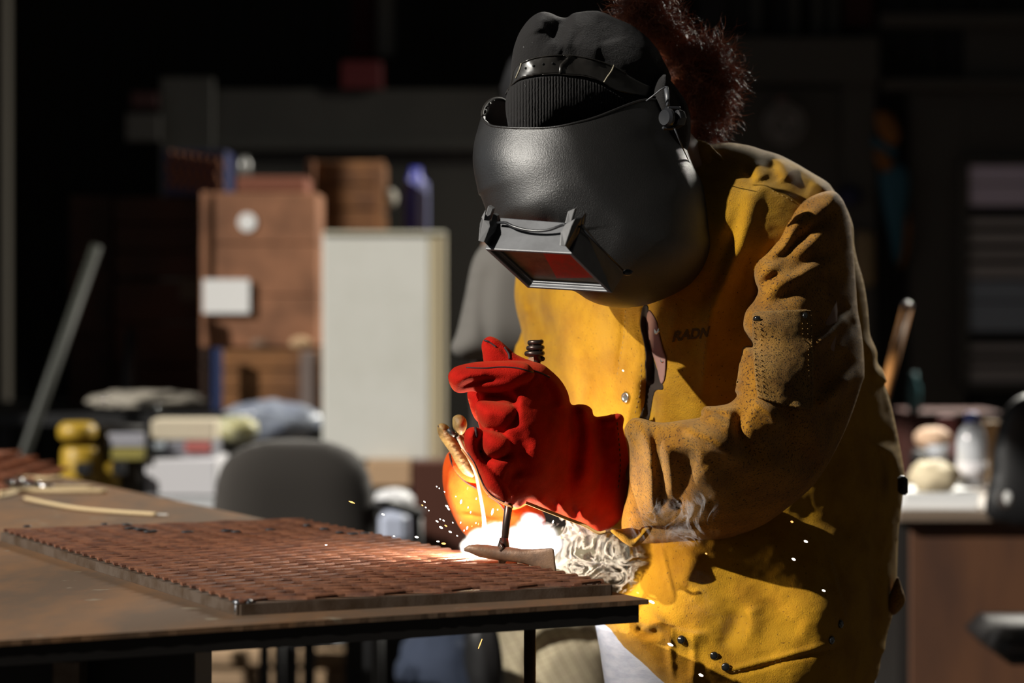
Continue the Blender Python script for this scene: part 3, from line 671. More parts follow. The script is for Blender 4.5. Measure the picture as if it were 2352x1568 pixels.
# sleeve patch, snaps, stitching, print
pk = K4([(438, 1100), (470, 1086), (600, 1078), (760, 1072), (800, 1080), (804, 1200), (806, 1400), (805, 1600), (800, 1680), (620, 1650), (470, 1600), (455, 1480), (440, 1300)])
mk('sleeve_patch', *drape(sleeve, pk, off=0.003, th=0.004, sharp=True), 'suede_patch', jacket, label='worn brown leather patch sewn on the sleeve')
for l in ([(448, 1110), (452, 1300), (462, 1480), (475, 1590)], [(486, 1150), (490, 1300), (500, 1500), (505, 1600)], [(770, 1150), (778, 1400), (780, 1600)], [(792, 1100), (796, 1300), (798, 1640)], [(740, 1150), (745, 1270)]): mk('stitching', *stitches(sleeve, K4(l), off=0.0070), 'thread', jacket)
for l in (K4([(560, 360), (640, 400), (700, 430)]), K2([(1290, 1040), (1275, 1250), (1225, 1540)]), K2([(1940, 1000), (1890, 1400), (1880, 1568)]), K3([(1340, 250), (1335, 400), (1300, 560)]), K5([(620, 1512), (800, 1470), (1000, 1415), (1130, 1380)]), K5([(1108, 940), (1150, 1080), (1186, 1240)])): mk('stitching', *stitches(torso, l, length=6, gap=6), 'thread', jacket)
snap(sleeve, 1738.5, 733.5, 0.0052, 'black_snap', jacket, 0.0075); snap(sleeve, 1848.5, 726, 0.0052, 'black_snap', jacket, 0.0075)
snap(torso, 1437, 912.5, 0.0075, 'silver', jacket, 0.002, label='silver snap button on the open front')
for p in K2([(1535, 1195), (1583, 1412)]): snap(torso, p[0], p[1], 0.0065, 'silver', jacket, -0.001, label='silver snap half hidden at the front opening')
for p in K5([(525, 1432), (582, 1488), (1115, 1353), (1160, 1272), (360, 1350)]): snap(torso, p[0], p[1], 0.0058, 'black_snap', jacket, 0.002)
side = Relief([(2060, 1325), (2072, 1350), (2079, 1375), (2072, 1395), (2050, 1412), (2040, 1380)], [(2060, 1370, 3.52)], 0.02, 20, step=4)
mk('side_strap', *side.mesh(), 'suede_dirty', jacket)
mk('side_strap', *pbox(2068, 2087, 1094, 1137, 3.50, 0.03), 'dark_steel', jacket)
collar = Relief(K4([(40, 70), (100, 52), (170, 72), (220, 120), (300, 200), (390, 330), (370, 420), (300, 480), (200, 400), (90, 300), (40, 200)]), [(1600, 350, 3.37), (1700, 470, 3.33), (1580, 420, 3.36)], 0.02, 30, [(K4([(180, 90), (230, 200), (330, 320)]), 14, -0.010)], step=4)
mk('collar', *collar.mesh(), 'suede', jacket)
# faded print on the chest
def lettering(host, txt, fx, off=0.0008):
    cu = bpy.data.curves.new('t', 'FONT'); cu.body = txt; cu.size = 1.0; cu.resolution_u = 6; cu.offset = 0.035
    o = bpy.data.objects.new('t', cu); C.objects.link(o); bpy.context.view_layer.update()
    me = o.evaluated_get(bpy.context.evaluated_depsgraph_get()).to_mesh()
    V = np.array([v.co[:] for v in me.vertices]); Fc = [tuple(p.vertices) for p in me.polygons]
    V[:, 0] /= V[:, 0].max(); bpy.data.objects.remove(o)
    X, Y = fx(V[:, 0], V[:, 1]); d = host.at(X, Y)-off
    return np.stack([(X-CX)/F*d, d, CZ-(Y-HY)/F*d], 1), Fc
def pmap(u, v):
    x = 1542+84*u**0.93+8*v*1.0; y = 785-16*u**1.6-v*33-3*np.sin(u*5)
    return x, y
mk('printed_letters', *lettering(torso, 'RADN', pmap, 0.0012), 'ink', jacket, smooth=False, label='faded dark letters RADN printed on the chest')

# ---- knitted hat and hair
bn = Relief(K1([(400, 985), (378, 900), (370, 790), (385, 700), (408, 620), (412, 520), (425, 410), (445, 330), (480, 245), (540, 160), (600, 110), (660, 90), (720, 102), (780, 128), (838, 135), (885, 105), (950, 90), (1060, 83), (1130, 100), (1220, 140), (1330, 190), (1440, 270), (1530, 370), (1580, 460), (1625, 550), (1640, 605), (1610, 660), (1600, 760), (1560, 860), (1500, 960), (1300, 1120), (900, 1200), (600, 1180), (440, 1100)]),
            [(1180, 150, 3.22), (1500, 120, 3.33), (1350, 300, 3.27), (1350, 50, 3.29)], 0.088, 165,
            [(K1([(838, 120), (800, 190), (740, 240), (690, 270)]), 20, -0.012), (K1([(900, 130), (860, 220), (850, 300), (845, 400)]), 14, 0.008), (K1([(620, 110), (600, 180), (620, 260)]), 18, 0.010), (K1([(1050, 130), (1150, 250), (1180, 330)]), 30, -0.006), (K1([(900, 300), (1000, 380), (1100, 400)]), 26, 0.005),
             (K1([(1300, 560), (1450, 600), (1600, 590)]), 20, -0.004), (K1([(700, 320), (760, 380), (800, 400)]), 20, 0.004)], step=3, noise=(0.0012, 90, 5))
hat = mk('knitted_hat', *bn.mesh(), 'knit2', person)
mk('ribbed_brim', *drape(bn, K1([(372, 800), (385, 700), (430, 650), (560, 600), (760, 580), (860, 590), (1000, 615), (1120, 660), (1250, 740), (1330, 800), (1300, 1000), (1100, 1120), (800, 1170), (500, 1130), (400, 1000)]), off=0.0015, th=0.003), 'knit', hat)
bn2 = Relief(K1([(1570, 560), (1640, 620), (1700, 700), (1750, 775), (1780, 860), (1790, 980), (1782, 1080), (1757, 1165), (1700, 1230), (1560, 1200), (1450, 1000), (1450, 700)]), [(1540, 280, 3.30)], 0.06, 60, [(K1([(1640, 620), (1690, 760), (1730, 900)]), 16, -0.01)], step=4)
mk('hat_back', *bn2.mesh(), 'knit2', hat)
# hair: thousands of curling strands
def hairball():
    V = []; Fc = []; n0 = 0
    cl_ = K1([(1480, 100), (1560, 250), (1650, 330), (1760, 420), (1900, 500), (1960, 650), (1900, 800), (1850, 950), (1700, 600), (1420, 180), (1350, 60), (1950, 420), (2040, 600), (1990, 820), (1880, 1020), (1780, 800), (1500, 60)])
    rr = [60, 62, 60, 62, 62, 62, 60, 48, 60, 40, 34, 46, 34, 34, 30, 55, 45]
    dd = [3.40, 3.41, 3.42, 3.43, 3.44, 3.45, 3.45, 3.45, 3.42, 3.39, 3.38, 3.44, 3.45, 3.46, 3.46, 3.42, 3.40]
    root = np.array(P(1520, 250, 3.36))
    for s in range(6200):
        i = rng.integers(len(cl_)); c = np.array(P(*cl_[i], dd[i])); r = rr[i]/F*3.4
        v = rng.normal(size=3); v /= np.linalg.norm(v); p = c+v*r*rng.random()**0.4*0.9
        out = p-root; out /= np.linalg.norm(out); k = 13
        hd = out*0.5+rng.normal(size=3)*0.65+np.array([0, 0, -0.25]); hd /= np.linalg.norm(hd)
        a = np.cross(hd, rng.normal(size=3)); a /= np.linalg.norm(a); b = np.cross(hd, a)
        L = 0.018+0.035*rng.random(); cr0 = 0.002+0.004*rng.random(); tw = 4+7*rng.random(); ph = rng.random()*6
        rad = 0.00022+0.00012*rng.random()
        pts = np.array([p+hd*L*t/k+(a*math.cos(ph+tw*t/k)+b*math.sin(ph+tw*t/k))*cr0 for t in range(k)])
        for q, pt in enumerate(pts):
            rr_ = rad*(1 if q < k-3 else 0.5)
            V += [pt+a*rr_, pt-a*rr_*0.5+b*rr_*0.87, pt-a*rr_*0.5-b*rr_*0.87]
            if q:
                m0 = n0+3*q
                Fc += [(m0-3+j, m0-3+(j+1) % 3, m0+(j+1) % 3, m0+j) for j in range(3)]
        n0 += 3*k
    for c, r, d in zip(cl_, rr, dd):
        if r < 50: continue
        e = ellipsoid(P(*c, d+0.02), (r/F*3.4*0.62, r/F*3.4*0.6, r/F*3.4*0.62), 14, 9, 0.2)
        V += list(e[0]); Fc += [tuple(i+n0 for i in f) for f in e[1]]; n0 += len(e[0])
    return np.array(V), Fc
mk('hair', *hairball(), 'hair', person)

# ---- welding helmet
H_out = K1([(190, 880), (165, 960), (133, 1080), (119, 1200), (126, 1300), (145, 1400), (165, 1490)]) + K2([(178, 165), (215, 260), (270, 400), (400, 560), (560, 700), (740, 830), (905, 900), (1000, 960), (1100, 1000), (1230, 1022), (1350, 1018), (1450, 1000), (1550, 968), (1700, 900), (1820, 810), (1910, 690), (1960, 560), (1950, 400)]) \
    + [(1628, 480), (1612, 420), (1588, 370), (1565, 310), (1535, 240), (1480, 170), (1400, 120), (1300, 100), (1200, 130), (1130, 190)]
rimx = np.array([190, 200, 240, 300, 400, 500, 600, 700, 800, 900, 1000, 1100, 1200, 1300, 1400, 1500, 1560, 1620, 1680])/3.336+1050
rimy = np.array([860, 915, 952, 970, 978, 982, 982, 978, 965, 943, 918, 885, 845, 805, 772, 762, 780, 830, 990])/3.336
rbx = np.array([1100, 1107, 1112, 1120, 1134, 1149, 1162, 1180, 1300, 1660]); rby = np.array([300, 262, 248, 236, 227, 225, 232, 246, 260, 300])
H_ctrl = [(1100, 450, 3.23), (1640, 500, 3.285), (1370, 200, 3.29), (1400, 650, 3.225)]
helm = Relief(H_out, H_ctrl, 0.138, 265, [(K2([(330, 440), (560, 480), (800, 450)]), (34, 60), -0.020)], step=3, blur=30,
              cut=lambda x, y: y > np.interp(x, rimx, rimy), cutback=lambda x, y: y > np.interp(x, rbx, rby))
def hm(name, VF, m, **k): return mk(name, *VF, m, helmet_shell if 'helmet_shell' in globals() else person, **k)
helmet_shell = mk('welding_helmet', *helm.mesh(), 'helmet', person, label='black pebbled welding helmet tipped down over the face')
sd = helmet_shell.modifiers.new('solid', 'SOLIDIFY'); sd.thickness = 0.003; sd.offset = -1
rp = np.stack([rimx[:-1], rimy[:-1]], 1); rp = spline(rp, 4); rd_ = helm.at(rp[:, 0], rp[:, 1]+3)
hm('rim_edge', tube([P(a, b, c+0.0012) for (a, b), c in zip(rp, rd_)], 0.0017, 8), 'helmet')
# far rim curling round behind the hat
fr2 = spline(K1([(192, 885), (196, 850), (210, 815), (235, 783), (270, 760), (310, 752), (345, 757), (375, 775)]), 5)
hm('rim_edge', tube([P(a, b, c) for (a, b), c in zip(fr2, np.linspace(3.205, 3.34, len(fr2)))], 0.0018, 8), mat('dull_rim', (0.03, 0.027, 0.024), 0.8, spec=0.2))
# head band over the hat
bandp = K1([(362, 745), (378, 690), (410, 645), (432, 545), (482, 488), (560, 453), (660, 433), (780, 424), (870, 420), (960, 438), (1060, 460), (1160, 493), (1260, 545), (1360, 603), (1450, 648), (1540, 680), (1600, 668), (1618, 720), (1608, 810), (1540, 770), (1420, 740), (1300, 715), (1200, 690), (1130, 645), (1040, 603), (950, 582), (860, 577), (760, 567), (650, 572), (560, 588), (480, 610), (420, 655), (385, 705)])
band = hm('head_band', drape(bn, bandp, off=0.0025, th=0.002, step=3), 'band')
mk('band_overlap', *drape(bn, K1([(800, 425), (870, 418), (930, 428), (900, 432), (868, 440), (845, 475), (815, 505), (800, 560), (780, 566), (785, 500), (810, 470), (840, 440)]), off=0.005, th=0.002), 'band', band)
for ln in (K1([(492, 485), (478, 530), (448, 600)]), K1([(1200, 500), (1185, 540), (1150, 590), (1125, 630)])):
    mk('band_crease', *line_on(bn, ln, 0.0011, 0.0050), mat('scuffed_edge', (0.30, 0.27, 0.20), 0.3, spec=0.9), band)
mk('band_holes', *join([lathe(P(x, y, float(bn.at(x, y))-0.0048), [(0.0016, 0), (0.0016, 0.0008)], 10, (0.2, -1, 0.1)) for x, y in K1([(525, 523), (585, 505), (657, 490), (731, 484)])]), mat('hole_black', (0.002, 0.002, 0.002), 0.9), band)
mk('band_ridge', *line_on(bn, K1([(650, 571), (760, 566), (860, 576), (950, 580), (1060, 605)]), 0.0008, 0.005), 'band', band)
mk('band_ridge', *line_on(bn, K1([(480, 488), (600, 443), (780, 424), (960, 437), (1160, 492), (1300, 565)]), 0.0009, 0.005), 'band', band)
# hinge knob
hc = np.array(P(1545, 271, 3.17))
kn = join([lathe(hc, [(0.012, 0.014), (0.0135, 0.010), (0.0135, 0.002), (0.011, 0), (0.009, 0)], 8, (0.62, 0.55, 0.0)), lathe(hc-np.array([0.012, 0.011, 0]), [(0.010, 0), (0.0125, 0.004), (0.0125, 0.008), (0.009, 0.012)], 20, (0.62, 0.55, 0)), box(hc+np.array([-0.006, 0, -0.013]), (0.016, 0.012, 0.006), bev=0.002), box(hc+np.array([0.0, 0, 0.013]), (0.018, 0.012, 0.004), rot=0.3, bev=0.001)])
hm('hinge_knob', kn, 'plastic', smooth=True, auto=30)
hm('hinge_strap', join([tube([P(1530, 200, 3.22), P(1533, 222, 3.215), P(1533, 243, 3.21)], [0.003, 0.0036, 0.002], 8), tube([P(*q, 3.20) for q in ((1484, 232), (1500, 220), (1517, 206), (1528, 200))], 0.0012, 6), tube([P(1549, 294, 3.21), P(1566, 335, 3.24), P(1584, 374, 3.27)], [0.0013, 0.0011, 0.0005], 6)]), 'holder')
# lens holder box
def hexa(f4, b4):
    V = [P(*p) for p in f4]+[P(*p) for p in b4]
    return V
f = [(*K2([(210, 572)])[0], 3.060), (*K2([(878, 607)])[0], 3.005), (*K2([(1190, 912)])[0], 3.045), (*K2([(540, 872)])[0], 3.100)]
bk = [(*K2([(330, 330)])[0], 3.078), (*K2([(965, 380)])[0], 3.023), (*K2([(1278, 770)])[0], 3.105), (*K2([(640, 760)])[0], 3.16)]
fv = np.array([P(*p) for p in f]); bv = np.array([P(*p) for p in bk])
inner = lambda a, t: np.array([fv[i]*(1-a)+fv.mean(0)*a for i in range(4)])+t
nrm = np.cross(fv[1]-fv[0], fv[3]-fv[0]); nrm /= np.linalg.norm(nrm); nrm = nrm if nrm[1] > 0 else -nrm
i1 = inner(0.09, nrm*0); i2 = inner(0.10, nrm*0.006); i3 = inner(0.17, nrm*0.006); i4 = inner(0.17, nrm*0.012)
V = np.concatenate([fv, i1, i2, i3, i4, bv])
Fc = []
for a, b in ((0, 4), (4, 8), (8, 12), (12, 16)):
    for i in range(4): j = (i+1) % 4; Fc.append((a+i, a+j, b+j, b+i))
for i in range(4): j = (i+1) % 4; Fc.append((20+i, 20+j, j, i))
Fc.append((23, 22, 21, 20))
holder = mk('lens_holder', V, Fc, 'holder', helmet_shell, smooth=False)
bvm = holder.modifiers.new('bevel', 'BEVEL'); bvm.width = 0.0012; bvm.segments = 2; bvm.limit_method = 'ANGLE'
# dusty glass; the red reflection of the work is painted as a second tint
def gl(a0, a1, b0, b1, th=0.0012):
    g = inner(0.165, nrm*0.0095)
    q = lambda a, b: g[0]*(1-a)*(1-b)+g[1]*a*(1-b)+g[2]*a*b+g[3]*(1-a)*b
    A = np.array([q(a0, b0), q(a1, b0), q(a1, b1), q(a0, b1)]); return np.concatenate([A, A+nrm*th]), [(0, 3, 2, 1), (4, 5, 6, 7), (0, 1, 5, 4), (1, 2, 6, 5), (2, 3, 7, 6), (3, 0, 4, 7)]
M['glass'] = mat('dusty_lens', (0.26, 0.185, 0.095), 0.35, col2=(0.13, 0.09, 0.045), scale=50, spec=0.7, speck=(0.42, 0.34, 0.22), speck_scale=420, speck_lo=0.71, bump=0.2, bscale=300)
M['glass_reflection'] = mat('dusty_red_reflection', (0.90, 0.06, 0.03), 0.35, col2=(0.65, 0.09, 0.05), scale=60, spec=0.6, speck=(0.6, 0.35, 0.25), speck_scale=420, speck_lo=0.70)
mk('lens', *gl(0, 1, 0, 1), 'glass', holder, smooth=False)
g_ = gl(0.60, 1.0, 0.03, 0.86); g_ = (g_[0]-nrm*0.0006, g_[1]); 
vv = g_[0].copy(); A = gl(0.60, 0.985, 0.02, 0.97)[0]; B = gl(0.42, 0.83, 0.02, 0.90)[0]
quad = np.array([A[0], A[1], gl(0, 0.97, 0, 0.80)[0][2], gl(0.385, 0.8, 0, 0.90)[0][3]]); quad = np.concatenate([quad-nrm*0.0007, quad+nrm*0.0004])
mk('red_reflection', quad, [(0, 3, 2, 1), (4, 5, 6, 7), (0, 1, 5, 4), (1, 2, 6, 5), (2, 3, 7, 6), (3, 0, 4, 7)], 'glass_reflection', holder, smooth=False, label='red reflection painted on the lens')
def slab(pts, ds, th, m, name, parent, bev=0.001):
    n = len(pts); ds = ds if hasattr(ds, '__len__') else [ds]*n
    A = np.array([P(x, y, d) for (x, y), d in zip(pts, ds)]); B = A+np.array([0.15, 1, 0.1])*th
    Fc = [tuple(range(n-1, -1, -1)), tuple(range(n, 2*n))]+[(i, (i+1) % n, n+(i+1) % n, n+i) for i in range(n)]
    o = mk(name, np.concatenate([A, B]), Fc, m, parent, smooth=False)
    if bev: b = o.modifiers.new('bevel', 'BEVEL'); b.width = bev; b.segments = 2; b.limit_method = 'ANGLE'
    return o
M['clip'] = mat('grey_clip', (0.20, 0.20, 0.205), 0.34, spec=1.0, bump=0.2, bscale=200)
slab(K2([(905, 262), (870, 380), (826, 372), (848, 285)]), [3.013, 3.006, 3.006, 3.013], 0.02, 'clip', 'clip', holder)
slab(K2([(905, 340), (878, 400), (828, 552), (785, 545), (795, 440), (826, 385)]), [3.003, 2.998, 2.990, 2.990, 2.998, 3.003], 0.022, 'clip', 'clip', holder)
slab(K2([(905, 340), (950, 330), (978, 300), (968, 380), (930, 470), (862, 592), (830, 552), (878, 400)]), [3.003, 3.013, 3.028, 3.028, 3.018, 3.008, 2.990, 2.998], 0.02, 'plastic', 'clip_side', holder)
slab(K2([(238, 240), (275, 265), (242, 355), (206, 342)]), [3.075, 3.075, 3.062, 3.062], 0.02, 'clip', 'clip', holder)
slab(K2([(205, 300), (190, 330), (206, 352), (246, 360), (250, 400), (205, 522), (165, 510), (175, 375)]), [3.062, 3.06, 3.056, 3.056, 3.052, 3.045, 3.045, 3.055], 0.02, 'clip', 'clip', holder)
slab(K2([(275, 300), (305, 315), (310, 380), (290, 450), (240, 552), (207, 525), (250, 400)]), [3.07, 3.075, 3.072, 3.065, 3.055, 3.045, 3.052], 0.02, 'plastic', 'clip_side', holder)
hm('chin_bar', tube([P(x, y, d) for (x, y), d in zip(spline(K2([(310, 372), (370, 372), (430, 400), (520, 425), (620, 435), (710, 425), (790, 395), (830, 385)]), 4), np.linspace(3.066, 3.008, 29))], 0.0019, 10), 'plastic')
mk('cover_pin', *join([tube([P(*K2([(940, 400)])[0], 3.012), P(*K2([(1270, 735)])[0], 3.066)], 0.0013, 8), ellipsoid(P(*K2([(1308, 752)])[0], 3.068), (0.0066, 0.004, 0.0042), 14, 10)]), 'plastic', holder, label='pin with a ball end along the side of the lens holder')

# ================================================================== GLOVES
g_out = K3([(180, 320), (200, 285), (235, 262), (330, 240), (430, 232), (560, 228), (660, 232), (740, 248), (800, 290), (860, 350), (900, 420), (920, 492), (965, 490), (1010, 495), (1045, 520), (1058, 562), (1110, 562), (1160, 552), (1210, 547), (1238, 575), (1232, 635), (1252, 720), (1268, 850), (1262, 960), (1250, 1060), (1238, 1150), (1190, 1210), (1130, 1252), (1080, 1262), (1000, 1215), (900, 1180), (820, 1150), (740, 1120), (680, 1098), (650, 1085), (625, 1100), (600, 1115), (560, 1103), (500, 1070), (430, 1030), (400, 990), (370, 920), (350, 870), (330, 820), (350, 760), (380, 700), (370, 640), (350, 560), (345, 500), (370, 440), (330, 415), (260, 425), (215, 410), (190, 370)])
g_str = [(K3([(220, 300), (400, 262), (600, 270), (740, 300)]), 14, 0.006),
    (K3([(240, 400), (300, 370), (400, 345), (520, 330), (600, 360)]), 7, -0.009), (K3([(250, 340), (330, 310), (420, 300)]), 9, 0.005),
    (K3([(400, 440), (500, 440), (560, 460), (590, 500)]), 11, -0.020), (K3([(580, 500), (560, 560), (500, 600), (490, 660), (520, 690)]), 11, -0.014),
    (K3([(620, 430), (600, 520), (640, 620), (620, 720)]), 22, 0.006), (K3([(700, 350), (780, 420), (820, 520)]), 26, -0.008), (K3([(760, 300), (850, 420), (880, 540)]), 16, 0.008),
    (K3([(560, 780), (500, 810), (430, 800), (400, 760)]), 9, -0.012), (K3([(600, 640), (640, 740), (600, 820)]), 20, -0.008),
    (K3([(420, 820), (520, 900), (590, 1000), (620, 1080)]), 26, 0.012), (K3([(660, 700), (740, 860), (700, 980)]), 26, 0.010), (K3([(620, 880), (560, 940), (640, 1020)]), 14, -0.012),
    (K3([(930, 500), (960, 640), (940, 820), (900, 1000)]), 15, -0.014), (K3([(1070, 570), (1100, 700), (1110, 860), (1080, 1050)]), 13, -0.012), (K3([(1000, 510), (1020, 640), (1030, 820), (990, 1100)]), 22, 0.012),
    (K3([(1180, 570), (1200, 700), (1210, 900), (1180, 1120)]), 15, 0.009), (K3([(1140, 640), (1200, 620), (1230, 640)]), 8, -0.008), (K3([(860, 560), (800, 700), (780, 860)]), 30, 0.008),
    (K3([(720, 1060), (760, 1120), (800, 1140)]), 10, 0.010), (K3([(850, 1080), (880, 1130), (900, 1170)]), 10, 0.012), (K3([(960, 1130), (1000, 1180), (1040, 1220)]), 12, 0.012), (K3([(800, 1060), (820, 1110), (830, 1140)]), 7, -0.010), (K3([(910, 1090), (940, 1140), (960, 1180)]), 8, -0.010)]
gl_ctrl = [(1040, 860, 3.175), (1290, 850, 3.24), (1120, 950, 3.18), (1200, 1150, 3.23), (1230, 1000, 3.19), (1330, 1000, 3.28), (1430, 960, 3.30), (1400, 1210, 3.39)]
gbase = Relief(g_out, gl_ctrl, 0.043, 85, g_str, step=3, noise=(0.0009, 60, 12), blur=12)
def blob(pts, ctrl, T, R, st=(), step=3): return Relief(K3(pts), ctrl, T, R, st, step=step)
thumb = blob([(385, 180), (380, 140), (392, 105), (425, 84), (460, 90), (500, 115), (540, 150), (580, 185), (640, 215), (720, 250), (640, 290), (520, 290), (420, 280), (395, 240)], [(1130, 800, 3.235), (1220, 840, 3.235)], 0.016, 26, [(K3([(410, 110), (440, 130), (500, 155), (540, 200)]), 5, -0.005)])
f1 = blob([(338, 510), (345, 485), (375, 468), (430, 470), (500, 478), (560, 490), (600, 530), (590, 610), (540, 650), (490, 660), (440, 650), (400, 635), (370, 600), (350, 560)], [(1130, 950, 3.155)], 0.032, 34, [(K3([(400, 560), (470, 540), (550, 570)]), 12, 0.003)])
f2 = blob([(385, 650), (440, 645), (500, 665), (550, 700), (560, 760), (520, 805), (460, 812), (410, 800), (380, 760), (372, 700)], [(1140, 1020, 3.145)], 0.032, 32)
f3 = blob([(275, 700), (283, 655), (312, 630), (350, 628), (382, 645), (395, 680), (372, 730), (372, 780), (400, 830), (460, 880), (520, 960), (560, 1040), (540, 1090), (470, 1055), (410, 1000), (375, 920), (345, 870), (305, 800), (283, 750)], [(1080, 1000, 3.14), (1160, 1150, 3.165)], 0.024, 24, [(K3([(350, 640), (350, 700), (365, 740)]), 4, -0.004)])
idx = blob([(180, 320), (200, 285), (235, 262), (330, 240), (430, 232), (560, 230), (660, 250), (700, 320), (620, 380), (560, 410), (450, 425), (330, 412), (255, 425), (215, 410), (190, 370)], [(1040, 860, 3.155), (1200, 870, 3.165)], 0.030, 30, [(K3([(250, 400), (300, 375), (400, 350), (520, 340)]), 7, -0.006), (K3([(240, 350), (330, 315), (420, 310)]), 8, 0.004)])
palm = blob([(300, 410), (400, 400), (520, 420), (600, 520), (560, 640), (440, 640), (350, 590), (310, 500)], [(1120, 930, 3.235)], 0.02, 30)
gv = join([r.mesh() for r in (gbase, thumb, f1, f2, f3, idx, palm)])
glove = mk('red_glove', *gv, 'red', person, label='red suede welding glove closed round the hammer handle')
def remesh(o, vs, sm=4):
    r = o.modifiers.new('remesh', 'REMESH'); r.mode = 'VOXEL'; r.voxel_size = vs; r.use_smooth_shade = True
    s = o.modifiers.new('smooth', 'SMOOTH'); s.factor = 0.5; s.iterations = sm
remesh(glove, 0.0017, 3)
for q_ in ([line_on(idx, K3([(290, 272), (400, 275), (500, 268), (600, 275), (690, 300)]), 0.0011, 0.0004), line_on(gbase, K3([(680, 285), (740, 305), (790, 330)]), 0.0012, 0.0012),
                    line_on(f3, K3([(345, 632), (348, 655), (352, 690)]), 0.0018, 0.0003), line_on(f3, K3([(300, 780), (345, 850), (375, 930), (405, 990), (450, 1040), (520, 1078)]), 0.0013, -0.0002),
                    line_on(thumb, K3([(400, 108), (430, 120), (470, 150)]), 0.0014, 0.0002), line_on(thumb, K3([(520, 150), (545, 190), (550, 220)]), 0.0016, 0.0004)]): mk('piping', *q_, 'piping', glove)
mk('stitching', *stitches(gbase, K3([(1195, 600), (1205, 700), (1215, 860), (1200, 1000)]), 0.0008), 'piping', glove)
# arc light along the glove edges, painted as pale cords
M['arc_rim'] = mat('arc_rim_cream', (0.75, 0.45, 0.16), 0.9, bump=0.5, bscale=400)
ln = K3([(648, 1082), (690, 1098), (760, 1126), (830, 1152), (905, 1182), (1000, 1218), (1080, 1262), (1130, 1256)])
lp_ = spline(ln, 6); mk('glove_arc_rim', *tube([P(a, b, 3.212) for a, b in lp_], 0.0022, 8), 'arc_rim', glove, label='arc-lit lower edge painted as a cream cord')
lp_ = spline(K3([(262, 760), (300, 810), (345, 875), (368, 930), (398, 1000), (440, 1045), (500, 1080), (570, 1112)]), 5); mk('glove_arc_rim', *tube([P(a, b, 3.185) for a, b in lp_], 0.0013, 8), 'arc_rim', glove)
# far red glove behind, arc light painted in as orange
o_out = K3([(190, 775), (165, 810), (150, 860), (146, 930), (155, 1010), (180, 1090), (215, 1170), (250, 1235), (300, 1290), (380, 1318), (480, 1322), (600, 1310), (700, 1280), (765, 1210), (745, 1130), (680, 1060), (600, 1000), (560, 900), (520, 800), (420, 720), (300, 720)])
og = Relief(o_out, [(1050, 1100, 3.40), (1200, 1200, 3.44), (1150, 1040, 3.42)], 0.05, 75,
    [(K3([(200, 800), (230, 890), (300, 960), (360, 1000)]), (5, 18), 0.007), (K3([(200, 1150), (330, 1160), (450, 1190), (560, 1170), (640, 1120)]), (5, 16), 0.006), (K3([(170, 920), (190, 1050), (250, 1180)]), 10, 0.004),
     (K3([(500, 1060), (520, 1120), (600, 1160)]), 14, 0.006), (K3([(260, 1020), (300, 1100), (380, 1140)]), 20, -0.004)], step=3, noise=(0.0008, 70, 21))
oth = blob([(205, 830), (240, 800), (300, 830), (350, 900), (362, 960), (330, 965), (280, 950), (235, 910), (210, 870)], [(1065, 1080, 3.335)], 0.016, 22)
ofi = blob([(380, 760), (460, 780), (520, 880), (560, 1000), (520, 1060), (440, 1000), (390, 900)], [(1130, 1080, 3.36)], 0.02, 30)
oglove = mk('red_glove', *join([og.mesh(), oth.mesh(), ofi.mesh()]), 'orange', person, label='far red glove, orange arc light painted in, gripping the electrode holder')
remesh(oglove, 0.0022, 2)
for q_ in ([line_on(og, K3([(190, 790), (205, 850), (240, 910), (290, 960), (350, 995)]), 0.0013, 0.0012), line_on(og, K3([(420, 1040), (480, 1080), (520, 1130)]), 0.0010, 0.001)]): mk('piping', *q_, 'piping', oglove)

# ================================================================== HELD TOOLS
ham = empty('chipping_hammer', P(1155, 1290, 3.22), 'steel chipping hammer with coiled handle gripped in the near red glove, head against the mesh', 'hammer')
hp = [(P(1170, 1150, 3.21)), P(1163, 1200, 3.208), P(1158, 1252, 3.205)]
mk('handle', *join([tube([P(1234, 830, 3.235), P(1200, 980, 3.235), P(1175, 1130, 3.225)], 0.005, 12), tube([P(1175, 1130, 3.225)]+hp, [0.005, 0.0058, 0.0052, 0.0048], 14)]), 'handle_steel', ham)
sx = []
for k, (x, y) in enumerate(K3([(706, 145), (705, 178), (700, 212)])):
    c = np.array(P(x, y, 3.235)); r0 = [0.0078, 0.0092, 0.0106][k]; th = np.linspace(0, 2*math.pi, 22)
    sx.append(tube([c+np.array([r0*math.cos(t), r0*math.sin(t), 0.0012*t-0.15*r0*math.cos(t)]) for t in th], 0.0034, 10))
sx.append(ellipsoid(P(*K3([(705, 135)])[0], 3.235), (0.0085, 0.0085, 0.0055), 16, 10)); sx.append(tube([P(1229, 795, 3.235), P(1236, 832, 3.235)], 0.005, 12))
mk('coil_grip', *join(sx), 'handle_steel', ham)
# head: pointed left end, chisel right end
hs = [(1066, 1262, 3.20, .0020, .0020), (1078, 1260, 3.20, .0052, .005), (1098, 1264, 3.20, .0085, .0080), (1122, 1267, 3.20, .0095, .0092), (1150, 1271, 3.20, .0096, .0100), (1175, 1273, 3.195, .0098, .0098), (1200, 1277, 3.19, .0096, .007), (1225, 1281, 3.185, .0115, .004), (1250, 1284, 3.18, .0142, .0026), (1270, 1286, 3.175, .0158, .0016), (1275, 1287, 3.174, .0150, .0008)]
V = []; n = 20
for x, y, d, rh, rw in hs:
    c = np.array(P(x, y, d))
    for j in range(n):
        t = 2*math.pi*j/n; cx_, sx_ = math.cos(t), math.sin(t); p = 0.75 if rw < 0.007 else 1
        V.append(c+np.array([-0.12*rh*sx_, rw*np.sign(cx_)*abs(cx_)**p, rh*np.sign(sx_)*abs(sx_)**p]))
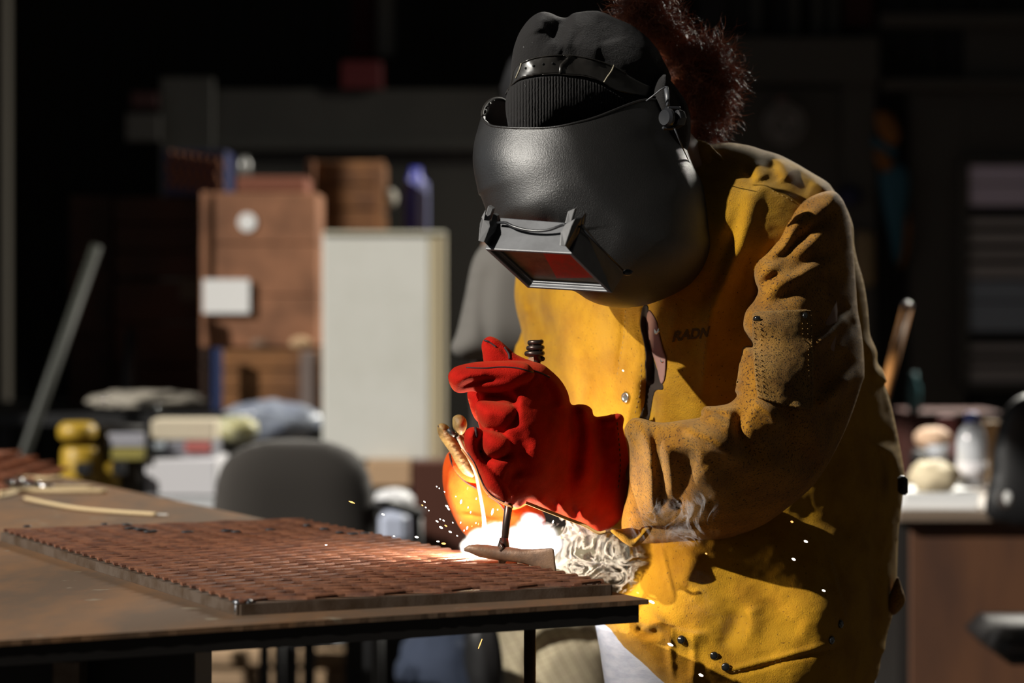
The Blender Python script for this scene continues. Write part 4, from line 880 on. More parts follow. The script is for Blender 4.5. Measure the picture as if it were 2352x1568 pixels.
Fc = [(i*n+j, (i+1)*n+j, (i+1)*n+(j+1) % n, i*n+(j+1) % n) for i in range(len(hs)-1) for j in range(n)]+[tuple(range(n)), tuple(range(len(hs)*n-1, (len(hs)-1)*n-1, -1))]
head = mk('hammer_head', V, Fc, 'hammer', ham)
mk('socket', *join([tube([P(1158, 1235, 3.205), P(1156, 1255, 3.203), P(1154, 1284, 3.203), P(1152, 1291, 3.205)], [0.0055, 0.0085, 0.0065, 0.0050], 16), tube([P(1148, 1246, 3.194), P(1155, 1258, 3.192), P(1150, 1266, 3.192)], 0.002, 8)]), 'handle_steel', ham)
st = empty('electrode_holder', P(1100, 1110, 3.3), 'brown fibre electrode holder held upright in the far orange glove', 'electrode holder')
jaw = Relief(K3([(115, 640), (120, 615), (148, 605), (180, 622), (205, 660), (240, 720), (285, 790), (318, 860), (338, 915), (320, 930), (270, 905), (235, 860), (195, 785), (150, 720), (125, 680)]), [(1010, 990, 3.27), (1080, 1090, 3.30)], 0.012, 18, [(K3([(130, 650), (170, 640), (200, 670)]), 6, 0.002)], step=3, noise=(0.0008, 14, 3))
mk('jaw', *jaw.mesh(), 'stinger', st)
jaw2 = Relief(K3([(207, 600), (212, 568), (245, 553), (280, 570), (295, 610), (285, 650), (262, 675), (235, 665), (212, 635)]), [(1055, 975, 3.262)], 0.013, 16, step=3, noise=(0.0006, 14, 5))
mk('jaw', *jaw2.mesh(), 'stinger', st)
mk('body', *tube([P(*K3([(245, 660)])[0], 3.28), P(*K3([(330, 760)])[0], 3.30), P(1120, 1080, 3.36)], [0.007, 0.009, 0.011], 14), 'stinger', st)
mk('contact', *tube([P(*q, 3.262) for q in K3([(180, 640), (200, 660), (222, 680)])], [0.003, 0.0036, 0.003], 10), 'burnt', st)
el = spline([(*q,) for q in K3([(238, 685), (270, 750), (310, 820), (345, 900), (365, 990), (385, 1100), (397, 1190), (398, 1275)])], 6)
mk('welding_electrode', *tube([P(a, b, c) for (a, b), c in zip(el, np.linspace(3.262, 3.325, len(el)))], np.r_[np.full(len(el)-8, 0.0024), np.linspace(0.0026, 0.0032, 8)], 12), mat('electrode_flux', (0.42, 0.37, 0.30), 0.7), None, label='pale curved welding electrode running from the holder down to the arc', cat='welding electrode')

# ================================================================== ARC, SMOKE, SPARKS
A0 = np.array(P(1104, 1256, 3.33))
arc = empty('welding_arc', tuple(A0), 'blinding white welding arc glowing between electrode tip and mesh edge behind the hammer', 'welding arc')
mk('plasma', *join([ellipsoid(P(1100, 1252, 3.33), (0.013, 0.010, 0.009), 20, 12, 0.15), ellipsoid(P(1112, 1238, 3.33), (0.006, 0.005, 0.009), 16, 10, 0.2)]), 'arc', arc)
pl_ = bpy.data.lights.new('arc_light', 'POINT'); po = bpy.data.objects.new('arc_light', pl_); C.objects.link(po)
po.location = P(1112, 1246, 3.30); pl_.energy = 5.8; pl_.color = (1.0, 0.84, 0.62); pl_.shadow_soft_size = 0.012
def volume(name, dens, scale, lo, hi, col, aniso=0.2, emis_=None, centre=None, R=0.1, dist=1.2, fall=1.0, detail=4, sx=(1, 1, 1)):
    m = bpy.data.materials.new(name); m.use_nodes = True; nt = m.node_tree; nt.nodes.clear(); L = nt.links
    o = nt.nodes.new('ShaderNodeOutputMaterial'); v = nt.nodes.new('ShaderNodeVolumePrincipled'); L.new(v.outputs[0], o.inputs['Volume'])
    v.inputs['Color'].default_value = (*col, 1); v.inputs['Anisotropy'].default_value = aniso; v.inputs['Density Attribute'].default_value = ''
    g = nt.nodes.new('ShaderNodeNewGeometry'); mp = nt.nodes.new('ShaderNodeMapping'); mp.inputs['Scale'].default_value = sx; L.new(g.outputs['Position'], mp.inputs[0])
    n = nd(nt, 'ShaderNodeTexNoise', Scale=float(scale), Detail=float(detail), Roughness=0.55, Distortion=float(dist)); L.new(mp.outputs[0], n.inputs['Vector'])
    # thin curling sheets: ridges of the noise
    a = nd(nt, 'ShaderNodeMath', operation='SUBTRACT'); a.inputs[1].default_value = 0.5; L.new(n.outputs[0], a.inputs[0])
    b = nd(nt, 'ShaderNodeMath', operation='ABSOLUTE'); L.new(a.outputs[0], b.inputs[0])
    r = nd(nt, 'ShaderNodeMapRange'); r.inputs[1].default_value = hi; r.inputs[2].default_value = lo; r.inputs[3].default_value = 0.0; r.inputs[4].default_value = 1.0; r.interpolation_type = 'SMOOTHSTEP'; L.new(b.outputs[0], r.inputs[0])
    # the plume thins out from its middle line
    cur = r.outputs[0]
    if centre is not None:
        d = None
        for (c, rad) in centre:
            s_ = nd(nt, 'ShaderNodeVectorMath', operation='DISTANCE'); s_.inputs[1].default_value = c; L.new(g.outputs['Position'], s_.inputs[0])
            k = nd(nt, 'ShaderNodeMapRange'); k.inputs[1].default_value = rad; k.inputs[2].default_value = rad*0.25; k.interpolation_type = 'SMOOTHSTEP'; L.new(s_.outputs['Value'], k.inputs[0])
            if d is None: d = k.outputs[0]
            else:
                mx = nd(nt, 'ShaderNodeMath', operation='MAXIMUM'); L.new(d, mx.inputs[0]); L.new(k.outputs[0], mx.inputs[1]); d = mx.outputs[0]
        ml = nd(nt, 'ShaderNodeMath', operation='MULTIPLY'); L.new(d, ml.inputs[0]); L.new(cur, ml.inputs[1]); cur = ml.outputs[0]
    n2 = nd(nt, 'ShaderNodeTexNoise', Scale=float(scale)*0.6, Detail=2.0, Distortion=0.6); L.new(mp.outputs[0], n2.inputs['Vector'])
    r2 = nd(nt, 'ShaderNodeMapRange'); r2.inputs[1].default_value = 0.40; r2.inputs[2].default_value = 0.62; r2.inputs[3].default_value = 0.12 if not emis_ else 0.7; L.new(n2.outputs[0], r2.inputs[0])
    mm = nd(nt, 'ShaderNodeMath', operation='MULTIPLY'); L.new(cur, mm.inputs[0]); L.new(r2.outputs[0], mm.inputs[1]); cur = mm.outputs[0]
    m2 = nd(nt, 'ShaderNodeMath', operation='MULTIPLY'); m2.inputs[1].default_value = dens; L.new(cur, m2.inputs[0]); L.new(m2.outputs[0], v.inputs['Density'])
    if emis_:
        m3 = nd(nt, 'ShaderNodeMath', operation='MULTIPLY'); m3.inputs[1].default_value = emis_[0]; L.new(cur, m3.inputs[0]); L.new(m3.outputs[0], v.inputs['Emission Strength'])
        v.inputs['Emission Color'].default_value = (*emis_[1], 1)
    m.cycles.volume_sampling = 'EQUIANGULAR' if False else 'MULTIPLE_IMPORTANCE'
    return m
def tp(v): return tuple(float(q) for q in v)
# glowing vapour round the arc
core = [(P(1082, 1262, 3.33), 0.020), (P(1105, 1250, 3.33), 0.026), (P(1135, 1232, 3.34), 0.024), (P(1150, 1220, 3.34), 0.016), (P(1185, 1232, 3.35), 0.018), (P(1215, 1225, 3.355), 0.026), (P(1222, 1200, 3.36), 0.020), (P(1245, 1242, 3.36), 0.028), (P(1268, 1255, 3.36), 0.022), (P(1190, 1255, 3.345), 0.020), (P(1120, 1262, 3.335), 0.022), (P(1150, 1255, 3.34), 0.020)]
M['vapour'] = volume('glowing_vapour', 60, 60, 0.0, 0.22, (0.95, 0.97, 1), emis_=(230, (0.90, 0.93, 1.0)), centre=[(tp(c), r) for c, r in core], dist=1.4)
mk('glowing_vapour', *ellipsoid(P(1170, 1236, 3.345), (0.080, 0.040, 0.040), 24, 14), 'vapour', arc, label='blown out white vapour around the arc')
plume = [(P(1290, 1225, 3.37), 0.045), (P(1340, 1265, 3.38), 0.050), (P(1390, 1280, 3.38), 0.048), (P(1430, 1300, 3.38), 0.042), (P(1310, 1290, 3.36), 0.035), (P(1360, 1310, 3.36), 0.03)]
M['smoke'] = volume('smoke', 650, 22, 0.0, 0.040, (1.0, 0.97, 0.92), aniso=0.0, centre=[(tp(c), r) for c, r in plume], dist=2.6, sx=(1, 0.3, 1.15), detail=4)
mk('welding_smoke', *ellipsoid(P(1360, 1268, 3.375), (0.115, 0.022, 0.062), 28, 16), 'smoke', None, label='dense curling white smoke drifting right from the arc along the mesh edge', cat='smoke', kind='stuff')
wisp = [(P(1470, 1210, 3.05), 0.025), (P(1510, 1200, 3.05), 0.036), (P(1560, 1195, 3.05), 0.040), (P(1600, 1160, 3.05), 0.030), (P(1580, 1220, 3.05), 0.025)]
M['wisp'] = volume('thin_smoke', 45, 20, 0.0, 0.028, (0.93, 0.94, 1.0), aniso=0.1, centre=[(tp(c), r) for c, r in wisp], dist=2.6, detail=3, sx=(1, 0.3, 1))
mk('welding_smoke', *ellipsoid(P(1525, 1185, 3.05), (0.09, 0.02, 0.055), 24, 14), 'wisp', None, label='thin grey wisps of smoke rising in front of the dark sleeve', cat='smoke', kind='stuff')
wisp2 = [(P(1600, 1380, 3.2), 0.05), (P(1680, 1420, 3.2), 0.05), (P(1560, 1340, 3.2), 0.05)]
M['wisp2'] = volume('faint_smoke', 1.2, 22, 0.0, 0.06, (0.6, 0.75, 1.0), aniso=0.1, centre=[(tp(c), r) for c, r in wisp2], dist=2.0, detail=3)
mk('welding_smoke', *ellipsoid(P(1620, 1385, 3.2), (0.10, 0.03, 0.06), 24, 14), 'wisp2', None, label='faint bluish smoke over the shaded lower jacket', cat='smoke', kind='stuff')
# sparks: short glowing grains
SPK = [(970,1160,5),(978,1165,4),(1003,1117,4),(1009,1121,3),(1004,1197,7),(1011,1192,4),(1019,1195,6),(1024,1207,7),(1013,1211,9),(1034,1221,8),(1025,1162,6),(1030,1168,8),(1028,1162,5),(1059,1152,10),(1074,1121,8),(1094,1145,5),(1075,1165,5),(1081,1176,5),(1058,1200,5),(1073,1212,8),(1093,1201,4),(1099,1203,6),(1131,1175,16),(1104,1223,5),(1021,1129,4),(1047,1140,3),(1143,1170,4),(1270,1198,7),(1290,1235,5),(1098,1253,6),(1025,1283,6),(942,1293,6),(749,1251,6),(1075,1286,4),(880,1181,8),(1019,1248,10),(1006,1243,7),(957,1233,9),(905,1231,5),(1316,1215,5),(1332,1224,4),(1431,851,5),(1622,1271,5),(1823,1284,9),(1851,1243,9),(1892,1356,8),(1540,1480,13),(1610,1550,11),(1497,1382,14),(1465,1361,7),(975,1152,6),(985,1172,3),(1040,1200,4),(1066,1218,4),(1050,1230,4),(1112,1230,5),(1084,1208,3),(1088,1222,4)]
# sparks in the dense shower left of the arc, described by where they show
names_ = [None]*len(SPK)
def spark_label(x, y):
    if x < 800: return 'lone white spark over the middle of the mesh'
    if x < 960 and y > 1240: return 'white spark just above the mesh left of the arc'
    if x < 960: return 'pale spark in front of the chair, left of the shower'
    if x > 1380 and y < 900: return 'tiny yellow spark on the chest by the silver snap'
    if x > 1800: return 'small spark against the shaded side of the jacket'
    if x > 1400 and y > 1450: return 'slanting bright spark before the jacket hem'
    if x > 1400 and y > 1340: return 'bright spark at the bench corner'
    if x > 1600: return 'faint spark below the sleeve'
    if x > 1250: return 'orange spark in the gap under the red cuff'
    if y > 1240: return 'round white spark on or just above the mesh near the hammer'
    if x < 1030: return 'white hot spark flying left of the orange glove'
    return 'white hot spark in front of the orange glove'
for i, (x, y, L_) in enumerate(SPK):
    d = 3.22 if x < 1300 else 3.02
    if x < 800: d = 3.19
    px = L_/F*d/2; r = min(0.0013, max(0.0007, px*0.45)); c = np.array(P(x, y, d))
    if x < 1100: ang = math.atan2(-(y-1255), (x-1105))
    elif x > 1380: ang = -0.45
    else: ang = 1.2
    if 1050 < x < 1160 and y < 1240: ang = 1.35+0.3*(rng.random()-0.5)
    dr = np.array([math.cos(ang), 0.2, math.sin(ang)]); dr /= np.linalg.norm(dr)
    t_ = tube([c-dr*px, c-dr*px*0.5, c, c+dr*px*0.6, c+dr*px], [r*0.3, r, r*1.05, r*0.9, r*0.25], 8)
    mk('spark', *t_, 'spark' if i % 7 else 'spark_o', None, label=spark_label(x, y), cat='spark', group='flying sparks: '+spark_label(x, y))
for (x, y, L_, d) in ((808, 1153, 15, 3.2), (1819, 1198, 6, 3.0), (1103, 1478, 24, 3.1)):
    c = np.array(P(x, y, d)); px = L_/F*d/2; ang = -0.35 if y < 1400 else 1.2
    dr = np.array([math.cos(ang), 0, math.sin(ang)])
    mk('spark', *tube([c-dr*px, c, c+dr*px], [0.0004, 0.0012 if y < 1400 else 0.0006, 0.0004], 6), 'spark_o', None, label={808: 'long orange spark in front of the chair back', 1819: 'dim orange spark on the dark sleeve', 1103: 'thin orange spark falling below the bench'}[x], cat='spark')

# ================================================================== BACKGROUND
def thing(name, px, py, d, label, cat, group=None, z=None):
    p = P(px, py, d); return empty(name, (p[0], p[1], p[2] if z is None else z), label, cat, group)
def simple(name, parts, m, label, cat, group=None, smooth=False): return mk(name, *join(parts), m, None, smooth, label=label, cat=cat, group=group)
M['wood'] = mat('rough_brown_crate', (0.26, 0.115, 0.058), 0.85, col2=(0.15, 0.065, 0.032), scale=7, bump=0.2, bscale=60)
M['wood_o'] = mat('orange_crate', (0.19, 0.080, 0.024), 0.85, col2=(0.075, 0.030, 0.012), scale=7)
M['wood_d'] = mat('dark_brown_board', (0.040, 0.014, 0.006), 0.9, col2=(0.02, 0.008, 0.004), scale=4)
M['white'] = mat('white_paper', (0.72, 0.72, 0.72), 0.8)
M['board'] = mat('off_white_panel', (0.62, 0.62, 0.58), 0.6, col2=(0.55, 0.55, 0.50), scale=3)
M['board_edge'] = mat('board_edge', (0.33, 0.26, 0.14), 0.8)
M['grey_box'] = mat('grey_painted_sheet', (0.060, 0.057, 0.050), 0.6, col2=(0.045, 0.043, 0.038), scale=2)
M['grey_dk'] = mat('dark_grey_sheet', (0.030, 0.029, 0.027), 0.7)
M['chair'] = mat('chair_fabric', (0.036, 0.031, 0.027), 0.9, sheen=0.2)
M['black'] = mat('matt_black', (0.008, 0.008, 0.009), 0.5)
M['blue'] = mat('blue_plastic', (0.012, 0.018, 0.22), 0.45)
M['blue_l'] = mat('blue_grey_label', (0.16, 0.17, 0.32), 0.5)
M['yel'] = mat('yellow_tool', (0.40, 0.25, 0.02), 0.45)
M['cream'] = mat('cream_card', (0.55, 0.48, 0.36), 0.8)
M['paper_g'] = mat('grey_paper', (0.33, 0.30, 0.25), 0.85, col2=(0.22, 0.20, 0.17), scale=25)
M['redd'] = mat('dark_red', (0.10, 0.006, 0.008), 0.6)
# back: long grey container wall, dark cladding above
simple('storage_container', [pbox(368, 490, 178, 1444, 9.3, 0.05), pbox(488, 1150, 205, 1440, 9.35, 0.05), pbox(488, 1150, 322, 345, 9.31, 0.05)], 'grey_box', 'long dim grey metal partition behind the brown crates', 'partition')
cont = bpy.data.objects['storage_container']; cont.name = 'metal_partition'
simple('steel_post', [pbox(-6, 17, -1080, 1452, 9.2, 0.08)], mat('post_grey', (0.16, 0.145, 0.12), 0.7), 'pale vertical steel post at the left edge of the picture', 'post')
simple('steel_post', [pbox(866, 906, -960, 128, 9.8, 0.08)], mat('post_dim', (0.10, 0.10, 0.09), 0.7), 'short dim grey post hanging above the red box', 'post')
simple('red_box', [pbox(783, 876, 140, 204, 9.32, 0.25)], 'redd', 'dark red box on top of the grey partition', 'box')
simple('red_banner', [pbox(808, 862, -950, 128, 9.9, 0.03)], mat('deep_red_cloth', (0.035, 0.002, 0.003), 0.9), 'very dark red hanging strip above the red box', 'banner')
simple('wall_notice', [pbox(288, 368, 262, 325, 9.2, 0.02)], mat('dim_notice', (0.055, 0.05, 0.045), 0.8), 'dim grey notice left of the partition', 'notice')
simple('wall_notice', [pbox(300, 362, 212, 248, 9.2, 0.02)], mat('maroon_notice', (0.03, 0.004, 0.004), 0.8), 'dark maroon plate above the dim notice', 'notice')
# colourful carton
ct = thing('patterned_carton', 440, 430, 8.2, 'blue carton with orange pattern standing on the dark crates', 'carton')
mk('carton', *pbox(374, 520, 345, 450, 8.16, 0.22, rot=0.0), mat('blue_carton', (0.016, 0.02, 0.075), 0.6), ct, smooth=False)
V_, F_ = join([ellipsoid(P(392+18*i+6*math.sin(j*2), 352+14*j+3*i, 8.155), (0.009, 0.004, 0.012), 8, 6) for i in range(7) for j in range(6)])
mk('printed_pattern', V_, F_, mat('orange_print', (0.24, 0.085, 0.03), 0.7), ct, label='orange flecked pattern')
# crates
M['label_paper'] = M['white']
c1 = thing('wooden_crate', 600, 800, 8.0, 'large lit brown crate with a white sheet and a round sticker', 'crate')
mk('side_boards', *join([pbox(466+0*k, 728, 442+k*119, 442+(k+1)*119-1, 7.85, 0.30) for k in range(3)]), 'wood', c1, smooth=False)
mk('corner_batten', *pbox(462, 480, 440, 798, 7.835, 0.02), 'wood', c1, smooth=False)
mk('paper_sheet', *pbox(466, 573, 641, 719, 7.83, 0.008, bev=0), 'white', c1, smooth=False, label='white paper sheet fixed to the crate')
mk('round_sticker', *lathe(P(568, 510, 7.85), [(0.030, 0), (0.030, 0.006)], 24, (0, -1, 0)), 'white', c1, smooth=False, label='white round sticker')
c2 = thing('wooden_crate', 793, 530, 8.3, 'orange brown crate rising behind the white panel, highest of the crates', 'crate')
mk('side_boards', *join([pbox(705, 880, 370+k*56, 370+(k+1)*56-3, 8.3, 0.30) for k in range(10)]), 'wood_o', c2, smooth=False)
mk('corner_batten', *pbox(703, 722, 368, 930, 8.28, 0.02), 'wood', c2, smooth=False); mk('corner_batten', *pbox(864, 883, 368, 930, 8.28, 0.02), 'wood_o', c2, smooth=False)
c3 = thing('wooden_crate', 640, 940, 7.8, 'low orange crate leaning under the large crate, nearest of the crates', 'crate')
mk('side_boards', *join([pbox(512, 772, 804+k*47, 804+(k+1)*47-2, 7.8, 0.36) for k in range(3)]), 'wood_o', c3, smooth=False)
mk('metal_strap', *pbox(690, 722, 806, 943, 7.785, 0.02), mat('strap_grey', (0.12, 0.09, 0.08), 0.6), c3, smooth=False)
simple('wooden_plank', [pbox(545, 702, 405, 441, 7.87, 0.25)], mat('reddish_plank', (0.16, 0.05, 0.025), 0.8), 'reddish plank lying on top of the large crate', 'plank')
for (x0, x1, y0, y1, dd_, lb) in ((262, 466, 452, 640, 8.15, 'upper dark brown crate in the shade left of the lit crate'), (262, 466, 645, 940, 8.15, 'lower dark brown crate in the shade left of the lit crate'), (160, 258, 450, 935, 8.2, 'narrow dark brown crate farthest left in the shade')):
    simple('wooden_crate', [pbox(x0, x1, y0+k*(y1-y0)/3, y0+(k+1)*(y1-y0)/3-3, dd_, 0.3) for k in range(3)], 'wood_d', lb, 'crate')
simple('paper_note', [pbox(412, 464, 640, 690, 8.142, 0.006, bev=0)], mat('dim_tan', (0.06, 0.045, 0.03), 0.8), 'dim tan note on the shaded crate beside the white sheet', 'note')
simple('pebble_row', [ellipsoid(P(x, 788, 7.82), (0.035, 0.02, 0.022), 14, 10, 0.1) for x in (690,)], mat('tan_lump', (0.34, 0.22, 0.12), 0.8), 'tan lump resting on the low orange crate', 'lump', smooth=True)
bpy.data.objects['pebble_row'].name = 'stone_lump'
simple('stone_lump', [ellipsoid(P(595, 790, 7.82), (0.028, 0.02, 0.018), 14, 10, 0.1)], mat('brown_lump', (0.14, 0.08, 0.05), 0.8), 'dull brown lump left of the tan one on the low crate', 'lump', smooth=True)
simple('blue_strip', [pbox(487, 510, 800, 945, 7.72, 0.03)], mat('navy', (0.008, 0.018, 0.07), 0.5), 'narrow navy blue board upright beside the low orange crate', 'board')
# white panel
wp = thing('sheet_board', 882, 1055, 7.5, 'large off white sheet panel standing upright with tan right edge', 'panel')
mk('face_sheet', *pbox(741, 985, 533, 1056, 7.5, 0.05), 'board', wp, smooth=False); mk('edge_strip', *pbox(985, 1024, 533, 1056, 7.5, 0.05), mat('tan_edge', (0.42, 0.37, 0.26), 0.7), wp, smooth=False, label='tan right edge'); mk('edge_line', *pbox(1003, 1013, 545, 1050, 7.495, 0.05), 'board_edge', wp, smooth=False)
mk('top_line', *pbox(741, 1024, 530, 541, 7.49, 0.06), mat('aged_top', (0.40, 0.38, 0.30), 0.7), wp, smooth=False)
bo = thing('gas_cylinder', 955, 530, 8.45, 'tall blue gas cylinder with pale label behind the white panel', 'gas cylinder', z=0.0)
bx_ = P(955, 535, 8.45); zt = P(0, 385, 8.45)[2]
mk('body', *lathe((bx_[0], 8.45, 0), [(0.038, 0), (0.042, 0.02), (0.042, zt-0.09), (0.034, zt-0.045), (0.020, zt-0.02), (0.020, zt)], 24), 'blue', bo)
mk('label', *pbox(955, 984, 418, 530, 8.405, 0.03), 'blue_l', bo, smooth=False)
simple('white_roll', [ellipsoid(P(897, 455, 8.33), (0.024, 0.03, 0.032), 16, 12)], mat('dim_white', (0.28, 0.26, 0.22), 0.8), 'small pale roll beside the highest crate', 'roll', smooth=True)
simple('glass_jar', [lathe(P(562, 405, 7.98), [(0.02, 0), (0.022, 0.01), (0.022, 0.045), (0.014, 0.055), (0.014, 0.065)], 18)], mat('dim_glass', (0.08, 0.08, 0.075), 0.3), 'dim grey jar on the reddish plank', 'jar', smooth=True)
# leaning bar
simple('leaning_bar', [tube([P(222, 565, 7.6), P(100, 915, 7.45), tuple(np.array(P(100, 915, 7.45))+(np.array(P(100, 915, 7.45))-np.array(P(222, 565, 7.6)))*1.93)], 0.018, 10)], mat('bar_grey', (0.016, 0.018, 0.013), 0.6), 'grey green bar leaning in the dark at the left', 'bar', smooth=True)
simple('leaning_bar', [tube([P(303, 760, 8.05), P(290, 945, 7.9)], 0.020, 10)], mat('bar_dk', (0.012, 0.014, 0.017), 0.6), 'short dark bar standing right of the leaning grey bar', 'bar', smooth=True)
# left store table and its clutter
sd_ = thing('side_table', 420, 1060, 7.0, 'cluttered low table behind the workbench at the left', 'table', z=0.0)
tz = P(0, 1232, 6.62)[2]
mk('tabletop', *box((-1.05, 6.85, tz-0.015), (1.0, 0.7, 0.03), bev=0.004), 'grey_dk', sd_, smooth=False)
for x in (-1.5, -0.6):
    for y in (6.55, 7.15): mk('leg', *box((x, y, (tz-0.03)/2), (0.04, 0.04, tz-0.03)), 'black', sd_, smooth=False)
bb = thing('storage_bench', 520, 945, 7.7, 'dark bench carrying the brown crates and crumpled sheets', 'bench', z=0.0)
zb = P(0, 945, 7.8)[2]
mk('benchtop', *join([box((-1.265, 8.16, zb-0.02), (1.21, 1.06, 0.04), bev=0.004), box((-0.52, 8.40, zb-0.02), (0.30, 0.58, 0.04), bev=0.004)]), 'black', bb, smooth=False)
for x in (-1.8, -0.72):
    for y in (7.70, 8.6): mk('leg', *box((x, y, (zb-0.04)/2), (0.05, 0.05, zb-0.04)), 'black', bb, smooth=False)
def crumple(c, r, n, amp, seed):
    V, Fc = ellipsoid(c, r, n, n//2+2); q = np.random.default_rng(seed); cc = np.array(c)
    D = (V-cc)/np.array(r); f = np.zeros(len(V))
    for k in range(9):
        w_ = q.normal(size=3)*(3+k*0.7); f += np.abs(np.sin(D@w_+q.random()*6))
    f = 1+amp*(f/9-0.6)*2; return cc+(V-cc)*f[:, None], Fc
simple('paper_pile', [crumple(P(340, 922, 7.78), (0.19, 0.11, 0.034), 30, 0.35, 3)], 'paper_g', 'crumpled heap of grey brown paper on the side table', 'paper', smooth=True)
simple('cream_box', [pbox(347, 492, 964, 1011, 6.70, 0.14)], 'cream', 'flat cream box on top of the magazine stack', 'box')
mg = thing('magazine_stack', 410, 1052, 6.9, 'grey magazine stack with a pink red patch on its edge', 'magazines')
mk('covers', *join([pbox(338, 490, 1012+k*14, 1012+(k+1)*14-1, 6.68, 0.2) for k in range(3)]), mat('mag_grey', (0.20, 0.20, 0.23), 0.6), mg, smooth=False)
mk('red_patch', *pbox(425, 485, 1013, 1040, 6.67, 0.02), mat('pinkish_red', (0.34, 0.09, 0.08), 0.7), mg, smooth=False)
mk('pale_patch', *pbox(340, 382, 1012, 1044, 6.67, 0.02), mat('pale_blue', (0.32, 0.36, 0.40), 0.7), mg, smooth=False)
simple('white_carton', [pbox(334, 496, 1054, 1140, 6.62, 0.3)], mat('carton_white', (0.62, 0.61, 0.64), 0.7), 'plain white carton under the magazines', 'carton')
simple('white_drawer_box', [pbox(334, 500, 1143, 1230, 6.62, 0.3)], mat('carton_white2', (0.50, 0.51, 0.53), 0.7), 'second white box directly below the carton', 'box')
yt = thing('yellow_machine', 200, 1110, 6.6, 'yellow power tool standing on end with black openings', 'power tool')
mk('housing', *join([lathe(P(188, 1110, 6.6), [(0.055, 0), (0.058, 0.03), (0.055, 0.09), (0.05, 0.10)], 24), lathe(P(178, 1010, 6.6), [(0.045, 0), (0.053, 0.01), (0.053, 0.035), (0.04, 0.048)], 24), pbox(196, 268, 1060, 1130, 6.58, 0.08, bev=0.01)]), 'yel', yt)
mk('vent', *pbox(172, 208, 1062, 1092, 6.53, 0.03, bev=0.004), 'black', yt, smooth=False); mk('vent', *pbox(256, 288, 1060, 1092, 6.56, 0.03, bev=0.004), 'black', yt, smooth=False)
mk('dark_body', *pbox(228, 322, 985, 1231, 6.64, 0.1, bev=0.01), mat('tool_brown', (0.055, 0.045, 0.03), 0.6), yt, smooth=False)
mk('handle_rail', *tube([P(190, 985, 6.62), P(240, 978, 6.62), P(330, 985, 6.65)], 0.010, 10), 'dark_steel', yt)
mk('rating_label', *pbox(247, 330, 995, 1028, 6.60, 0.03), mat('label_grey', (0.30, 0.30, 0.34), 0.6), yt, smooth=False); mk('yellow_label', *pbox(247, 330, 1029, 1058, 6.60, 0.03), mat('label_yel', (0.26, 0.22, 0.05), 0.6), yt, smooth=False)
simple('yellow_wrapper', [crumple(P(540, 985, 6.95), (0.062, 0.05, 0.036), 26, 0.4, 8)], mat('yellow_foil', (0.45, 0.42, 0.20), 0.4, col2=(0.35, 0.36, 0.30), scale=18), 'crumpled yellow wrapper right of the cream box', 'wrapper', smooth=True)
simple('plastic_sheet', [crumple(P(620, 966, 7.68), (0.15, 0.07, 0.062), 34, 0.4, 5)], mat('blue_grey_plastic', (0.26, 0.29, 0.35), 0.25, col2=(0.14, 0.16, 0.22), scale=20), 'crumpled blue grey plastic sheet below the low crate', 'plastic sheet', smooth=True)
for k, (x, y) in enumerate(((245, 918), (325, 931), (343, 934), (362, 934), (236, 918))):
    simple('glint_bead', [ellipsoid(P(x, y, 7.66), (0.006, 0.006, 0.006), 12, 8)], mat('bright_glint', (0.95, 0.95, 1), 0.08, 1.0), 'small mirror bead added for a glint on the grey paper heap', 'glint', group='added glint beads on the paper heap', smooth=True)  # tiny mirror spheres added only to give bright glints
# chair in front
ch = thing('office_chair', 672, 1210, 6.0, 'dark grey fabric office chair with rounded back behind the bench', 'chair', z=0.0)
def rounded_slab(x0, x1, y0, y1, d, dep, T, R, name='x'):
    w_, h_ = x1-x0, y1-y0; r_ = 0.30*w_
    pts = [(x0, y1-0.1*h_), (x0+0.01*w_, y0+0.45*h_), (x0+0.07*w_, y0+0.17*h_), (x0+0.25*w_, y0+0.03*h_), (x0+0.5*w_, y0), (x0+0.75*w_, y0+0.03*h_), (x1-0.08*w_, y0+0.17*h_), (x1-0.015*w_, y0+0.45*h_), (x1, y1-0.1*h_), (x1-0.12*w_, y1), (x0+0.5*w_, y1+0.02*h_), (x0+0.12*w_, y1)]
    return Relief(pts, [(x0, y0, d-0.03), (x1, y0, d+0.09), ((x0+x1)/2, y1, d-0.01)], T, R, step=8)
cb = rounded_slab(487, 866, 1008, 1330, 6.0, 0, 0.05, 120)
mk('backrest', *cb.mesh(), 'chair', ch)
mk('seat', *box((P(676, 0, 6.2)[0], 6.22, 0.47), (0.44, 0.44, 0.06), bev=0.03), 'chair', ch)
for px, nm in ((606, 0), (848, 1)):
    a = P(px, 1330, 6.02)
    mk('back_leg', *tube([(a[0], 6.03, 0.0), (a[0], 6.04, 0.5), (a[0]*0.95, 6.03, a[2]+0.1)], 0.014, 10), 'black', ch)
    mk('front_leg', *tube([(a[0], 6.42, 0.0), (a[0], 6.40, 0.45)], 0.014, 10), 'black', ch)
mk('armrest', *join([tube([P(866, 1160, 6.05), P(900, 1158, 6.10), P(965, 1180, 6.2)], 0.014, 10), tube([P(960, 1180, 6.2), (P(960, 1180, 6.2)[0], 6.2, 0.45)], 0.012, 10)]), 'black', ch)
